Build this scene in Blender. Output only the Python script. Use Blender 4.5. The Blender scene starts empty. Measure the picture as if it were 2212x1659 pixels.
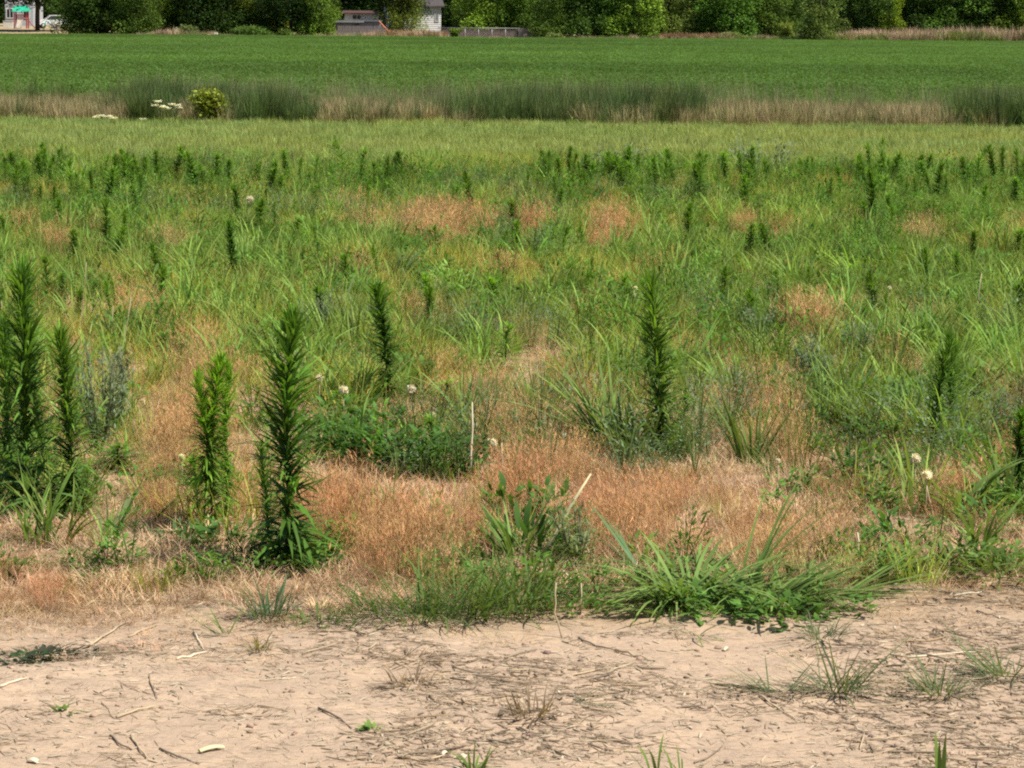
import bpy, math, random
import numpy as np
from mathutils import Matrix, Vector

random.seed(11)
RNG = np.random.default_rng(11)
scene = bpy.context.scene
COL = scene.collection

# ------------------------------------------------------------------ camera
F, CH = 3000.0, 1.70
PITCH = math.atan(360.0 / F)
ROLL = math.atan(8.0 / 1024.0)
fw = np.array([0, math.cos(PITCH), -math.sin(PITCH)])
r0 = np.array([1.0, 0, 0]); u0 = np.array([0, math.sin(PITCH), math.cos(PITCH)])
cr = math.cos(ROLL) * r0 + math.sin(ROLL) * u0
cu = math.cos(ROLL) * u0 - math.sin(ROLL) * r0
cam = bpy.data.cameras.new('camera')
cam.sensor_width = 36.0; cam.lens = F * 36.0 / 1024.0
cam.clip_start = 0.1; cam.clip_end = 5000.0
co = bpy.data.objects.new('camera', cam); COL.objects.link(co)
co.matrix_world = Matrix(((cr[0], cu[0], -fw[0], 0), (cr[1], cu[1], -fw[1], 0), (cr[2], cu[2], -fw[2], CH), (0, 0, 0, 1)))
scene.camera = co

# ------------------------------------------------------------------ light
SUN_EL, SUN_AZ = math.radians(58), math.radians(118)      # azimuth from +Y towards +X
world = bpy.data.worlds.new('World'); scene.world = world; world.use_nodes = True
wn = world.node_tree.nodes; wl = world.node_tree.links
sky = wn.new('ShaderNodeTexSky'); sky.sky_type = 'NISHITA'; sky.sun_disc = False
sky.sun_elevation = SUN_EL; sky.sun_rotation = SUN_AZ
wl.new(sky.outputs[0], wn['Background'].inputs[0]); wn['Background'].inputs[1].default_value = 0.075
sl = bpy.data.lights.new('sun', 'SUN'); sl.energy = 4.6; sl.angle = math.radians(0.53); sl.color = (1.0, 0.945, 0.85)
so = bpy.data.objects.new('sun', sl); COL.objects.link(so)
sd = Vector((math.sin(SUN_AZ) * math.cos(SUN_EL), math.cos(SUN_AZ) * math.cos(SUN_EL), math.sin(SUN_EL)))
so.rotation_euler = sd.to_track_quat('Z', 'Y').to_euler(); so.location = (20, 20, 60)
scene.view_settings.view_transform = 'Standard'; scene.view_settings.look = 'None'
scene.view_settings.exposure = 0.5; scene.view_settings.gamma = 1.0
scene.cycles.use_denoising = False
scene.cycles.max_bounces = 6; scene.cycles.transmission_bounces = 4; scene.cycles.diffuse_bounces = 3
scene.cycles.filter_width = 2.1

# ------------------------------------------------------------------ noise and terrain
def vnoise(x, y, seed=0):
    x = np.asarray(x, float); y = np.asarray(y, float)
    xi = np.floor(x).astype(np.int64); yi = np.floor(y).astype(np.int64)
    fx = x - xi; fy = y - yi; fx = fx * fx * (3 - 2 * fx); fy = fy * fy * (3 - 2 * fy)
    def h(a, b):
        n = (a * 374761393 + b * 668265263 + seed * 974711) & 0xffffffff
        n = ((n ^ (n >> 13)) * 1274126177) & 0xffffffff
        return ((n ^ (n >> 16)) & 0xffff) / 65535.0
    return (h(xi, yi) * (1 - fx) + h(xi + 1, yi) * fx) * (1 - fy) + (h(xi, yi + 1) * (1 - fx) + h(xi + 1, yi + 1) * fx) * fy
def fbm(x, y, seed=0, o=3):
    s = 0; a = .5
    for k in range(o):
        s = s + a * vnoise(np.asarray(x) * 2 ** k, np.asarray(y) * 2 ** k, seed + k * 17); a *= .5
    return s / (1 - .5 ** o)
def sstep(t):
    t = np.clip(t, 0, 1); return t * t * (3 - 2 * t)
def gz(x, y):
    x = np.asarray(x, float); y = np.asarray(y, float)
    near = 1 - sstep((y - 11) / 4)
    z = 0.05 * (fbm(x * .6, y * .6, 3) - .5) + near * (0.030 * (fbm(x * 3.2, y * 2.6, 5) - .5) + 0.016 * (fbm(x * 11, y * 9, 9) - .5))
    return z + 0.62 * sstep((y - 322) / 24) + 0.55 * sstep((y - 345) / 90)
def pix(px, py, z=0.0):
    """point of the ground seen at photo column px, row py (1024 x 768 grid)"""
    d = fw * F + cr * (px - 512) + cu * (384 - py)
    for _ in range(4):
        t = (z - CH) / d[2]; p = d * t; z = float(gz(p[0], p[1]))
    return float(p[0]), float(p[1]), z
S = 1024.0 / 2212.0
def dsp(x, y): return pix(x * S, y * S)
def ppm(y): return F / y
def proj(x, y, z):
    x, y, z = np.broadcast_arrays(np.asarray(x, float), np.asarray(y, float), np.asarray(z, float)); v = np.stack([x, y, z - CH], -1)
    dz = v @ fw
    return (512 + F * (v @ cr) / dz) / S, (384 - F * (v @ cu) / dz) / S      # in the 2212-wide grid
def at_depth(px, Y): return (px - 512) * Y / F

# ------------------------------------------------------------------ materials
def nm(name):
    m = bpy.data.materials.new(name); m.use_nodes = True
    return m, m.node_tree.nodes, m.node_tree.links, m.node_tree.nodes['Principled BSDF']
def plant_material(name, instanced=False, trans=0.36, rough=0.55):
    m, n, l, b = nm(name)
    a = n.new('ShaderNodeAttribute'); a.attribute_name = 'col'
    cur = a.outputs['Color']
    def mul(c1, c2):
        x = n.new('ShaderNodeMix'); x.data_type = 'RGBA'; x.blend_type = 'MULTIPLY'; x.inputs[0].default_value = 1
        l.new(c1, x.inputs[6]); l.new(c2, x.inputs[7]); return x.outputs[2]
    if instanced:
        t = n.new('ShaderNodeAttribute'); t.attribute_type = 'INSTANCER'; t.attribute_name = 'tint'
        cur = mul(cur, t.outputs['Color'])
    else:
        o = n.new('ShaderNodeObjectInfo'); cur = mul(cur, o.outputs['Color'])
    geo = n.new('ShaderNodeNewGeometry'); nz = n.new('ShaderNodeTexNoise'); nz.inputs['Scale'].default_value = 9
    l.new(geo.outputs['Position'], nz.inputs['Vector'])
    hs = n.new('ShaderNodeHueSaturation'); l.new(cur, hs.inputs['Color'])
    mr = n.new('ShaderNodeMapRange'); mr.inputs[1].default_value = .3; mr.inputs[2].default_value = .7
    mr.inputs[3].default_value = .78; mr.inputs[4].default_value = 1.22
    l.new(nz.outputs['Fac'], mr.inputs[0]); l.new(mr.outputs[0], hs.inputs['Value'])
    cur = hs.outputs['Color']
    l.new(cur, b.inputs['Base Color']); b.inputs['Roughness'].default_value = rough + .1; b.inputs['Specular IOR Level'].default_value = .18
    tr = n.new('ShaderNodeBsdfTranslucent')
    tc = n.new('ShaderNodeMix'); tc.data_type = 'RGBA'; tc.blend_type = 'MULTIPLY'; tc.inputs[0].default_value = 1
    l.new(cur, tc.inputs[6]); tc.inputs[7].default_value = (1.35, 1.25, .6, 1); l.new(tc.outputs[2], tr.inputs['Color'])
    mx = n.new('ShaderNodeMixShader'); mx.inputs[0].default_value = trans
    l.new(b.outputs[0], mx.inputs[1]); l.new(tr.outputs[0], mx.inputs[2])
    l.new(mx.outputs[0], n['Material Output'].inputs['Surface'])
    return m
M_PLANT = plant_material('leaf_tissue'); M_INST = plant_material('leaf_tissue_scattered', True)
M_DRY = plant_material('dry_stem', trans=.12, rough=.8); M_DRYI = plant_material('dry_stem_scattered', True, trans=.12, rough=.8)
M_TREE = plant_material('tree_leaf', trans=.3, rough=.6)
def simple(name, col, rough=.7, metal=0, noise=.25, scale=4.0, bump=0):
    m, n, l, b = nm(name)
    tc = n.new('ShaderNodeTexCoord'); nz = n.new('ShaderNodeTexNoise'); nz.inputs['Scale'].default_value = scale; nz.inputs['Detail'].default_value = 5
    l.new(tc.outputs['Object'], nz.inputs['Vector'])
    rp = n.new('ShaderNodeValToRGB'); c = np.array(col)
    rp.color_ramp.elements[0].position = .3; rp.color_ramp.elements[1].position = .7
    rp.color_ramp.elements[0].color = (*(c * (1 - noise)), 1); rp.color_ramp.elements[1].color = (*np.minimum(c * (1 + noise), .95), 1)
    l.new(nz.outputs['Fac'], rp.inputs[0]); l.new(rp.outputs[0], b.inputs['Base Color'])
    b.inputs['Roughness'].default_value = rough; b.inputs['Metallic'].default_value = metal
    if bump:
        bp = n.new('ShaderNodeBump'); bp.inputs['Strength'].default_value = bump; l.new(nz.outputs['Fac'], bp.inputs['Height']); l.new(bp.outputs[0], b.inputs['Normal'])
    return m
M_BARK = simple('bark', (.075, .055, .04), .9, noise=.4, scale=7, bump=.6)
M_WOOD = simple('weathered_board', (.20, .165, .15), .85, noise=.3, scale=9)
M_SIDING = simple('white_siding', (.74, .74, .74), .6, noise=.06)
M_GREYSIDE = simple('grey_siding', (.42, .43, .45), .6, noise=.1)
M_ROOF = simple('shingle_roof', (.07, .06, .06), .9)
M_REDROOF = simple('red_brown_roof', (.085, .04, .035), .8)
M_GLASS = simple('window_glass', (.03, .035, .04), .1, noise=.1)
M_GREENROOF = simple('green_plastic', (.02, .42, .24), .5, noise=.08)
M_RED = simple('red_paint', (.36, .04, .04), .5, noise=.15)
M_BLUE = simple('blue_plastic', (.06, .14, .36), .5, noise=.1)
M_WHITECAR = simple('white_car_paint', (.8, .8, .8), .3, noise=.03)
M_RUBBER = simple('tyre_rubber', (.02, .02, .02), .8)
M_STEEL = simple('galvanised_steel', (.38, .37, .36), .5, .4, noise=.12)
M_ORANGE = simple('orange_paint', (.6, .2, .09), .6, noise=.15)
M_STONE = simple('pale_stone', (.6, .58, .52), .8, noise=.15)
M_CLOD = simple('sand_clod', (.30, .21, .14), .95, noise=.25, scale=40)

def ground_material():
    m, n, l, b = nm('sandy_field_soil')
    geo = n.new('ShaderNodeNewGeometry'); sep = n.new('ShaderNodeSeparateXYZ'); l.new(geo.outputs['Position'], sep.inputs[0])
    def noise(scale, detail=6, rough=.6, stretch=None):
        z = n.new('ShaderNodeTexNoise'); z.inputs['Scale'].default_value = scale; z.inputs['Detail'].default_value = detail; z.inputs['Roughness'].default_value = rough
        if stretch:
            mp = n.new('ShaderNodeMapping'); mp.inputs['Scale'].default_value = stretch; l.new(geo.outputs['Position'], mp.inputs[0]); l.new(mp.outputs[0], z.inputs['Vector'])
        else: l.new(geo.outputs['Position'], z.inputs['Vector'])
        return z.outputs['Fac']
    def ramp(f, p0, c0, p1, c1):
        r = n.new('ShaderNodeValToRGB'); r.color_ramp.elements[0].position = p0; r.color_ramp.elements[0].color = (*c0, 1)
        r.color_ramp.elements[1].position = p1; r.color_ramp.elements[1].color = (*c1, 1); l.new(f, r.inputs[0]); return r.outputs[0]
    def mix(f, a, c):
        x = n.new('ShaderNodeMix'); x.data_type = 'RGBA'
        if hasattr(f, 'is_linked'): l.new(f, x.inputs[0])
        else: x.inputs[0].default_value = f
        l.new(a, x.inputs[6]); l.new(c, x.inputs[7]); return x.outputs[2]
    def edge(y0, y1, wob, sc):
        nn = noise(sc, 4)
        a = n.new('ShaderNodeMath'); a.operation = 'MULTIPLY_ADD'; l.new(nn, a.inputs[0]); a.inputs[1].default_value = wob; l.new(sep.outputs['Y'], a.inputs[2])
        mr = n.new('ShaderNodeMapRange'); mr.inputs[1].default_value = y0 + wob / 2; mr.inputs[2].default_value = y1 + wob / 2; l.new(a.outputs[0], mr.inputs[0]); return mr.outputs[0]
    big = noise(1.3, 5, .6, (1, 1.0, 1)); fine = noise(38, 6, .7, (1, 1.6, 1)); mid = noise(7, 6, .65, (1, 1.5, 1))
    sand = ramp(big, .35, (.42, .305, .20), .65, (.54, .40, .27))
    grey = ramp(mid, .3, (.27, .20, .14), .7, (.42, .31, .22))
    patch = n.new('ShaderNodeMapRange'); patch.inputs[1].default_value = .44; patch.inputs[2].default_value = .56; l.new(mid, patch.inputs[0])
    sand = mix(patch.outputs[0], sand, grey)
    grit = ramp(fine, .3, (.26, .18, .12), .52, (.55, .40, .28))
    sand = mix(.4, sand, grit)
    thatch = ramp(noise(16, 6, .7), .3, (.22, .145, .085), .65, (.47, .33, .20))
    olive = ramp(noise(5, 5), .3, (.13, .15, .045), .7, (.23, .22, .08))
    cropsoil = ramp(noise(2, 5), .3, (.035, .06, .02), .7, (.06, .09, .03))
    yard = ramp(noise(.5, 5), .35, (.30, .24, .13), .65, (.44, .33, .20))
    c = mix(edge(8.2, 8.9, 1.0, 1.5), sand, thatch)
    c = mix(edge(35, 37, 3, .4), c, olive)
    c = mix(edge(50, 52, 1.5, .5), c, ramp(noise(6, 5), .3, (.20, .16, .08), .7, (.34, .26, .15)))
    c = mix(edge(56, 58, 2, .3), c, cropsoil)
    c = mix(edge(316, 319, 1, .2), c, yard)
    l.new(c, b.inputs['Base Color']); b.inputs['Roughness'].default_value = .95; b.inputs['Specular IOR Level'].default_value = .15
    bp = n.new('ShaderNodeBump'); bp.inputs['Strength'].default_value = .5; bp.inputs['Distance'].default_value = .01
    l.new(noise(60, 6, .7), bp.inputs['Height'])
    bp2 = n.new('ShaderNodeBump'); bp2.inputs['Strength'].default_value = .8; bp2.inputs['Distance'].default_value = .02
    l.new(mid, bp2.inputs['Height']); l.new(bp.outputs[0], bp2.inputs['Normal']); l.new(bp2.outputs[0], b.inputs['Normal'])
    return m
M_GROUND = ground_material()

# ------------------------------------------------------------------ mesh building
class MB:
    def __init__(s): s.V = []; s.T = []; s.Q = []; s.C = []; s.n = 0
    def add(s, V, tris=None, quads=None, C=(1, 1, 1)):
        V = np.asarray(V, float).reshape(-1, 3); s.V.append(V)
        C = np.asarray(C, float)
        s.C.append(np.broadcast_to(C, V.shape).copy())
        if tris is not None and len(tris): s.T.append(np.asarray(tris).reshape(-1, 3) + s.n)
        if quads is not None and len(quads): s.Q.append(np.asarray(quads).reshape(-1, 4) + s.n)
        s.n += len(V); return s
    def mesh(s, name, mat, smooth=True):
        me = bpy.data.meshes.new(name)
        V = np.concatenate(s.V); T = np.concatenate(s.T) if s.T else np.zeros((0, 3), int); Q = np.concatenate(s.Q) if s.Q else np.zeros((0, 4), int)
        nl = T.size + Q.size; nf = len(T) + len(Q)
        me.vertices.add(len(V)); me.vertices.foreach_set('co', V.ravel())
        me.loops.add(nl); me.loops.foreach_set('vertex_index', np.concatenate([T.ravel(), Q.ravel()]).astype(np.int32))
        me.polygons.add(nf)
        st = np.concatenate([np.arange(len(T)) * 3, T.size + np.arange(len(Q)) * 4]).astype(np.int32)
        me.polygons.foreach_set('loop_start', st)
        me.polygons.foreach_set('use_smooth', np.full(nf, smooth))
        me.update(calc_edges=True)
        a = me.color_attributes.new('col', 'FLOAT_COLOR', 'POINT')
        a.data.foreach_set('color', np.concatenate([np.concatenate(s.C), np.ones((len(V), 1))], 1).ravel())
        me.materials.append(mat); me.validate(); return me
    def obj(s, name, mat, parent=None, loc=None, smooth=True):
        o = bpy.data.objects.new(name, s.mesh(name, mat, smooth)); COL.objects.link(o)
        if parent is not None: o.parent = parent
        if loc is not None: o.location = loc
        return o
PROF_GRASS = (.9, 1., .72, 0); PROF_LEAF = (.25, 1., .8, 0); PROF_LEAF5 = (.2, .8, 1., .85, .5, 0); PROF_G5 = (.8, 1., .95, .8, .5, 0)
def blades(mb, base, az, L, lean, curv, w, c0, c1, prof=PROF_GRASS, tw=0.5, cj=.15):
    base = np.atleast_2d(base); N = len(base); ar = lambda v: np.broadcast_to(np.asarray(v, float), (N,)).copy()
    az, L, lean, curv, w = map(ar, (az, L, lean, curv, w)); K = len(prof) - 1
    p = base.astype(float).copy(); d = np.stack([np.cos(az), np.sin(az)], 1)
    t = az + np.pi / 2 + RNG.normal(0, tw, N); sd_ = np.stack([np.cos(t), np.sin(t), np.zeros(N)], 1)
    V = np.zeros((N, 2 * K + 1, 3)); Cc = np.zeros((N, 2 * K + 1, 3))
    c0 = np.asarray(c0, float); c1 = np.asarray(c1, float)
    j = 1 + RNG.normal(0, cj, (N, 1)); j = np.clip(j, .5, 1.6)
    for k in range(K + 1):
        f = k / K; c = (c0 * (1 - f) + c1 * f) * j
        if k < K:
            hw = (w * prof[k] / 2)[:, None] * sd_
            V[:, 2 * k] = p - hw; V[:, 2 * k + 1] = p + hw; Cc[:, 2 * k] = c; Cc[:, 2 * k + 1] = c
            th = lean + curv * (k + .5) / K; s_ = L / K
            p = p + np.stack([d[:, 0] * np.sin(th) * s_, d[:, 1] * np.sin(th) * s_, np.cos(th) * s_], 1)
        else: V[:, 2 * K] = p; Cc[:, 2 * K] = c
    o = (np.arange(N) * (2 * K + 1))[:, None]
    Q = [o + np.array([[2 * k, 2 * k + 1, 2 * k + 3, 2 * k + 2]]) for k in range(K - 1)]
    T = o + np.array([[2 * K - 2, 2 * K - 1, 2 * K]])
    mb.add(V.reshape(-1, 3), T, np.concatenate(Q) if Q else None, Cc.reshape(-1, 3)); return p
def tube(mb, path, rad, sides=6, c=(1, 1, 1), cap=True):
    path = np.asarray(path, float); n = len(path); rad = np.broadcast_to(np.asarray(rad, float), (n,))
    V = []
    for i in range(n):
        t = path[min(i + 1, n - 1)] - path[max(i - 1, 0)]; t = t / (np.linalg.norm(t) + 1e-9)
        a = np.cross(t, (0, 0, 1) if abs(t[2]) < .9 else (1, 0, 0)); a /= np.linalg.norm(a); b_ = np.cross(t, a)
        ang = np.arange(sides) * 2 * np.pi / sides
        V.append(path[i] + rad[i] * (np.cos(ang)[:, None] * a + np.sin(ang)[:, None] * b_))
    V = np.concatenate(V); Q = []
    for i in range(n - 1):
        for k in range(sides):
            k2 = (k + 1) % sides; Q.append((i * sides + k, i * sides + k2, (i + 1) * sides + k2, (i + 1) * sides + k))
    T = []
    if cap:
        for k in range(1, sides - 1): T += [(0, k + 1, k), ((n - 1) * sides, (n - 1) * sides + k, (n - 1) * sides + k + 1)]
    mb.add(V, T, Q, c)
def box(mb, x0, x1, y0, y1, z0, z1, c=(1, 1, 1)):
    V = [(x, y, z) for z in (z0, z1) for y in (y0, y1) for x in (x0, x1)]
    mb.add(V, None, [(0, 2, 3, 1), (4, 5, 7, 6), (0, 1, 5, 4), (2, 6, 7, 3), (0, 4, 6, 2), (1, 3, 7, 5)], c)
def blob(mb, c, r, seg=8, rings=5, jit=.15, col=(1, 1, 1), flat=1.0):
    V = [(0, 0, 1)]; T = []; Q = []
    for i in range(1, rings):
        th = math.pi * i / rings
        for k in range(seg):
            a = 2 * math.pi * k / seg; V.append((math.sin(th) * math.cos(a), math.sin(th) * math.sin(a), math.cos(th)))
    V.append((0, 0, -1)); V = np.array(V) * (1 + RNG.normal(0, jit, (len(V), 1))) * r * np.array([1, 1, flat]) + np.asarray(c)
    for k in range(seg): T.append((0, 1 + k, 1 + (k + 1) % seg)); b_ = 1 + (rings - 2) * seg; T.append((b_ + k, len(V) - 1, b_ + (k + 1) % seg))
    for i in range(rings - 2):
        for k in range(seg): a = 1 + i * seg; Q.append((a + k, a + seg + k, a + seg + (k + 1) % seg, a + (k + 1) % seg))
    mb.add(V, T, Q, col)
def tag(o, label=None, cat=None, group=None, kind=None):
    if label: o['label'] = label
    if cat: o['category'] = cat
    if group: o['group'] = group
    if kind: o['kind'] = kind
    return o
def empty(name, loc, rz=0):
    o = bpy.data.objects.new(name, None); COL.objects.link(o); o.empty_display_size = .05
    o.location = loc; o.rotation_euler = (0, 0, rz); return o
def copy_tree(o, parent=None):
    c = o.copy(); COL.objects.link(c); c.parent = parent
    for ch in list(o.children): copy_tree(ch, c)
    return c
def recolor(o, col):
    if o.type == 'MESH': o.color = (*col, 1)
    for ch in o.children: recolor(ch, col)
def U(a, b, n=None): return RNG.uniform(a, b, n)

# ------------------------------------------------------------------ ground
def axis(c0, c1, step, far, g=1.12):
    a = list(np.arange(c0, c1, step)); s = step
    while a[-1] < far: s *= g; a.append(a[-1] + s)
    return a
xs = axis(0, 2.4, .035, 1500); xs = np.array([-v for v in xs[:0:-1]] + xs)
ys = np.array([-200, -60, -20, -5, 2, 5.0] + axis(6.0, 12.0, .035, 310, 1.07) + list(np.arange(318, 360, 3.)) + list(np.arange(365, 460, 12.)) + [600, 900, 1500, 2500])
ys = np.unique(ys)
X, Y = np.meshgrid(xs, ys); Z = gz(X, Y)
W = len(xs); idx = np.arange(len(ys) - 1)[:, None] * W + np.arange(W - 1)[None]
Qg = np.stack([idx, idx + 1, idx + 1 + W, idx + W], -1).reshape(-1, 4)
g = MB().add(np.stack([X, Y, Z], -1), None, Qg).obj('ground', M_GROUND); tag(g, kind='structure')

# ------------------------------------------------------------------ scattered stuff
PROTO = {}
def proto_collection(name, meshes):
    c = bpy.data.collections.new(name)
    for i, me in enumerate(meshes):
        o = bpy.data.objects.new('%s_%02d' % (name, i), me); c.objects.link(o)
    return c
def scatter_group(coll):
    ng = bpy.data.node_groups.new('scatter_' + coll.name, 'GeometryNodeTree')
    ng.interface.new_socket('Geometry', in_out='INPUT', socket_type='NodeSocketGeometry')
    ng.interface.new_socket('Geometry', in_out='OUTPUT', socket_type='NodeSocketGeometry')
    n = ng.nodes; l = ng.links
    gi = n.new('NodeGroupInput'); go = n.new('NodeGroupOutput')
    ci = n.new('GeometryNodeCollectionInfo'); ci.inputs['Collection'].default_value = coll
    ci.inputs['Separate Children'].default_value = True; ci.inputs['Reset Children'].default_value = True
    ip = n.new('GeometryNodeInstanceOnPoints'); ip.inputs['Pick Instance'].default_value = True
    def na(nm_, ty):
        a = n.new('GeometryNodeInputNamedAttribute'); a.data_type = ty; a.inputs['Name'].default_value = nm_; return a.outputs['Attribute']
    er = n.new('FunctionNodeEulerToRotation')
    l.new(na('rot', 'FLOAT_VECTOR'), er.inputs[0]); l.new(er.outputs[0], ip.inputs['Rotation'])
    l.new(na('scl', 'FLOAT_VECTOR'), ip.inputs['Scale']); l.new(na('idx', 'INT'), ip.inputs['Instance Index'])
    l.new(gi.outputs[0], ip.inputs['Points']); l.new(ci.outputs[0], ip.inputs['Instance']); l.new(ip.outputs[0], go.inputs[0])
    return ng
def scatter(name, coll, P, scl, tint, label, tilt=.12, cat=None):
    N = len(P)
    if N == 0: return
    me = bpy.data.meshes.new(name); me.vertices.add(N); me.vertices.foreach_set('co', np.asarray(P, float).ravel())
    def at(nm_, ty, data, key='vector'):
        a = me.attributes.new(nm_, ty, 'POINT'); a.data.foreach_set(key, np.ascontiguousarray(data).ravel())
    rot = np.stack([RNG.normal(0, tilt, N), RNG.normal(0, tilt, N), U(0, 6.283, N)], 1)
    at('rot', 'FLOAT_VECTOR', rot)
    scl = np.asarray(scl, float); scl = np.repeat(scl[:, None], 3, 1) if scl.ndim == 1 else scl
    at('scl', 'FLOAT_VECTOR', scl); at('tint', 'FLOAT_VECTOR', np.broadcast_to(tint, (N, 3)))
    at('idx', 'INT', RNG.integers(0, len(coll.objects), N).astype(np.int32), 'value')
    o = bpy.data.objects.new(name, me); COL.objects.link(o)
    if coll.name not in PROTO: PROTO[coll.name] = scatter_group(coll)
    md = o.modifiers.new('scatter', 'NODES'); md.node_group = PROTO[coll.name]
    tag(o, label, cat, kind='stuff'); return o
def tuft(name, n, rad, L, lean, curv, w, c0, c1, mat=None, segs=3, extra=None, prof=None, cj=.18):
    mb = MB(); r = rad * np.sqrt(U(0, 1, n)); a = U(0, 6.283, n)
    base = np.stack([r * np.cos(a), r * np.sin(a), np.full(n, -.01)], 1)
    p = prof or PROF_GRASS
    ends = blades(mb, base, a + RNG.normal(0, .9, n), U(*L, n), np.abs(RNG.normal(0, 1, n)) * lean + .03, U(*curv, n), U(w * .6, w * 1.3, n), c0, c1, p, cj=cj)
    if extra: extra(mb, ends)
    return mb.mesh(name, mat or M_INST)
def pts(n, d0, d1, p=1.0, mx=1.2, half=.178):
    """n ground points between depth d0 and d1, density falling as depth ** -p"""
    e = 2 - p; t = U(0, 1, n)
    y = (d0 ** e + t * (d1 ** e - d0 ** e)) ** (1 / e) if abs(e) > 1e-6 else d0 * (d1 / d0) ** t
    x = U(-1, 1, n) * (half * y + mx); return x, y
# patches of dry bronze grass, in the picture's 2212-wide grid (cx, cy, rx, ry, weight) measured where their heads show
BROWN = [(430, 860, 90, 170, 1.1), (500, 1010, 60, 110, .8), (330, 1000, 70, 130, .8), (380, 760, 90, 50, .7), (720, 1030, 100, 90, 1.2), (880, 1130, 170, 110, 1.2), (1000, 1090, 90, 70, .9),
         (1150, 930, 130, 110, 1.2), (1000, 770, 100, 70, .9), (780, 730, 40, 60, .6), (1420, 1040, 200, 90, 1.2), (1650, 1080, 160, 100, 1.2), (1800, 1080, 130, 110, 1.1), (1680, 850, 80, 90, 1.0),
         (1820, 960, 120, 70, .5), (2050, 1000, 120, 60, .9), (2150, 1020, 80, 60, .8), (2180, 870, 60, 130, .8), (1740, 665, 60, 45, 1.3), (870, 870, 70, 50, .7), (1600, 940, 60, 50, .5),
         (940, 470, 90, 40, 1.5), (1020, 480, 60, 30, 1.1), (1310, 472, 50, 42, 1.5), (790, 470, 90, 20, .9), (1600, 470, 60, 25, .7), (1990, 480, 70, 25, 1.0), (2120, 480, 50, 25, .5), (40, 480, 40, 40, .7), (120, 490, 50, 40, .8), (215, 480, 40, 30, .6), (270, 385, 30, 18, .8),
         (60, 1180, 180, 70, 1.1), (230, 1120, 120, 60, .8), (60, 620, 70, 40, .3), (470, 640, 90, 60, .35), (1160, 690, 90, 50, .6), (1500, 700, 60, 60, .5), (1480, 450, 60, 25, .5), (1700, 480, 60, 25, .7), (630, 380, 40, 15, .6), (545, 380, 30, 20, .5), (460, 470, 60, 30, .4), (1250, 700, 80, 40, .5), (1950, 720, 60, 50, .4), (30, 700, 60, 60, .2), (350, 505, 90, 25, .75), (700, 555, 110, 26, .65), (1100, 560, 90, 28, .6), (1420, 560, 70, 25, .6), (1810, 560, 90, 28, .6), (2010, 640, 70, 30, .6), (300, 620, 110, 40, .7), (900, 645, 80, 35, .6),
         (1310, 640, 70, 30, .65), (600, 465, 80, 20, .75), (1150, 470, 60, 25, .85), (1860, 465, 50, 20, .6), (2190, 460, 50, 30, .7), (420, 430, 60, 15, .5), (1380, 420, 60, 15, .5), (740, 420, 60, 15, .5), (170, 700, 70, 50, .6), (600, 780, 60, 60, .6), (1230, 820, 90, 50, .8), (1560, 830, 70, 60, .6)]
def brown(x, y, h=.16):
    px, py = proj(x, y, h); v = np.zeros_like(px)
    for cx, cy, rx, ry, w in BROWN:
        v = np.maximum(v, w * np.exp(-(((px - cx) / rx) ** 2 + ((py - cy) / ry) ** 2) * 1.1))
    return v + .45 * (fbm(x * 1.6, y * 1.3, 21) - .5) + .35 * (fbm(x * 4, y * 3.2, 33) - .5)

# places kept open: in front of leafy mats, clumps and lone plants (centre and radii of the ground patch)
CLEAR = [(840, 1060, 190, 60), (600, 1262, 110, 45), (480, 1240, 120, 60), (1140, 1245, 130, 55), (1070, 1050, 40, 45), (1960, 1200, 110, 55), (1600, 1350, 260, 60), (1424, 1015, 70, 35),
         (2030, 1010, 60, 30), (838, 905, 45, 25), (1120, 815, 110, 45), (1250, 770, 70, 30), (90, 1150, 140, 45), (2120, 1240, 130, 60), (1990, 1120, 40, 60), (1000, 1345, 320, 40), (1640, 1010, 60, 30),
         (225, 1010, 60, 40), (300, 1180, 100, 50), (1840, 1225, 80, 45), (1900, 980, 70, 30), (1250, 1350, 80, 60), (2150, 1090, 60, 50), (860, 1050, 60, 30), (1680, 740, 60, 20)]
def opened(x, y):
    px, py = proj(x, y, 0); v = np.zeros_like(px)
    for cx, cy, rx, ry in CLEAR: v = np.maximum(v, np.exp(-(((px - cx) / rx) ** 2 + ((py - cy) / ry) ** 2) ** 1.5 * .8))
    return v > U(.15, .8, len(px))
STRAW0 = (.38, .30, .16); STRAW1 = (.45, .335, .175)
def panicle(mb, ends):
    n = len(ends); k = 5; b_ = np.repeat(ends, k, 0) - np.stack([np.zeros(n * k), np.zeros(n * k), U(0, .07, n * k)], 1)
    blades(mb, b_, U(0, 6.28, n * k), U(.015, .04, n * k), U(.3, 1.2, n * k), .3, U(.0012, .0026, n * k), (.48, .305, .145), (.53, .34, .16), (1, 1, 0), cj=.2)
bronze = proto_collection('bronze_grass', [tuft('bronze_grass', 46, .08, (.14, .30), .22, (0, .5), .0017, STRAW0, STRAW1, M_DRYI, extra=panicle) for _ in range(6)])
green = proto_collection('meadow_grass', [tuft('meadow_grass', 55, .10, (.08, .25), .35, (.2, 1.1), .0042, (.245, .28, .072), (.345, .40, .10)) for _ in range(6)])
coarse = proto_collection('coarse_grass', [tuft('coarse_grass', 26, .06, (.16, .40), .35, (.4, 1.4), .009, (.15, .25, .055), (.24, .37, .08), prof=PROF_G5) for _ in range(5)])
thatch = proto_collection('thatch', [tuft('thatch', 60, .10, (.05, .14), 1.0, (.2, .8), .0022, (.42, .29, .17), (.56, .39, .23), M_DRYI) for _ in range(5)])
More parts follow.
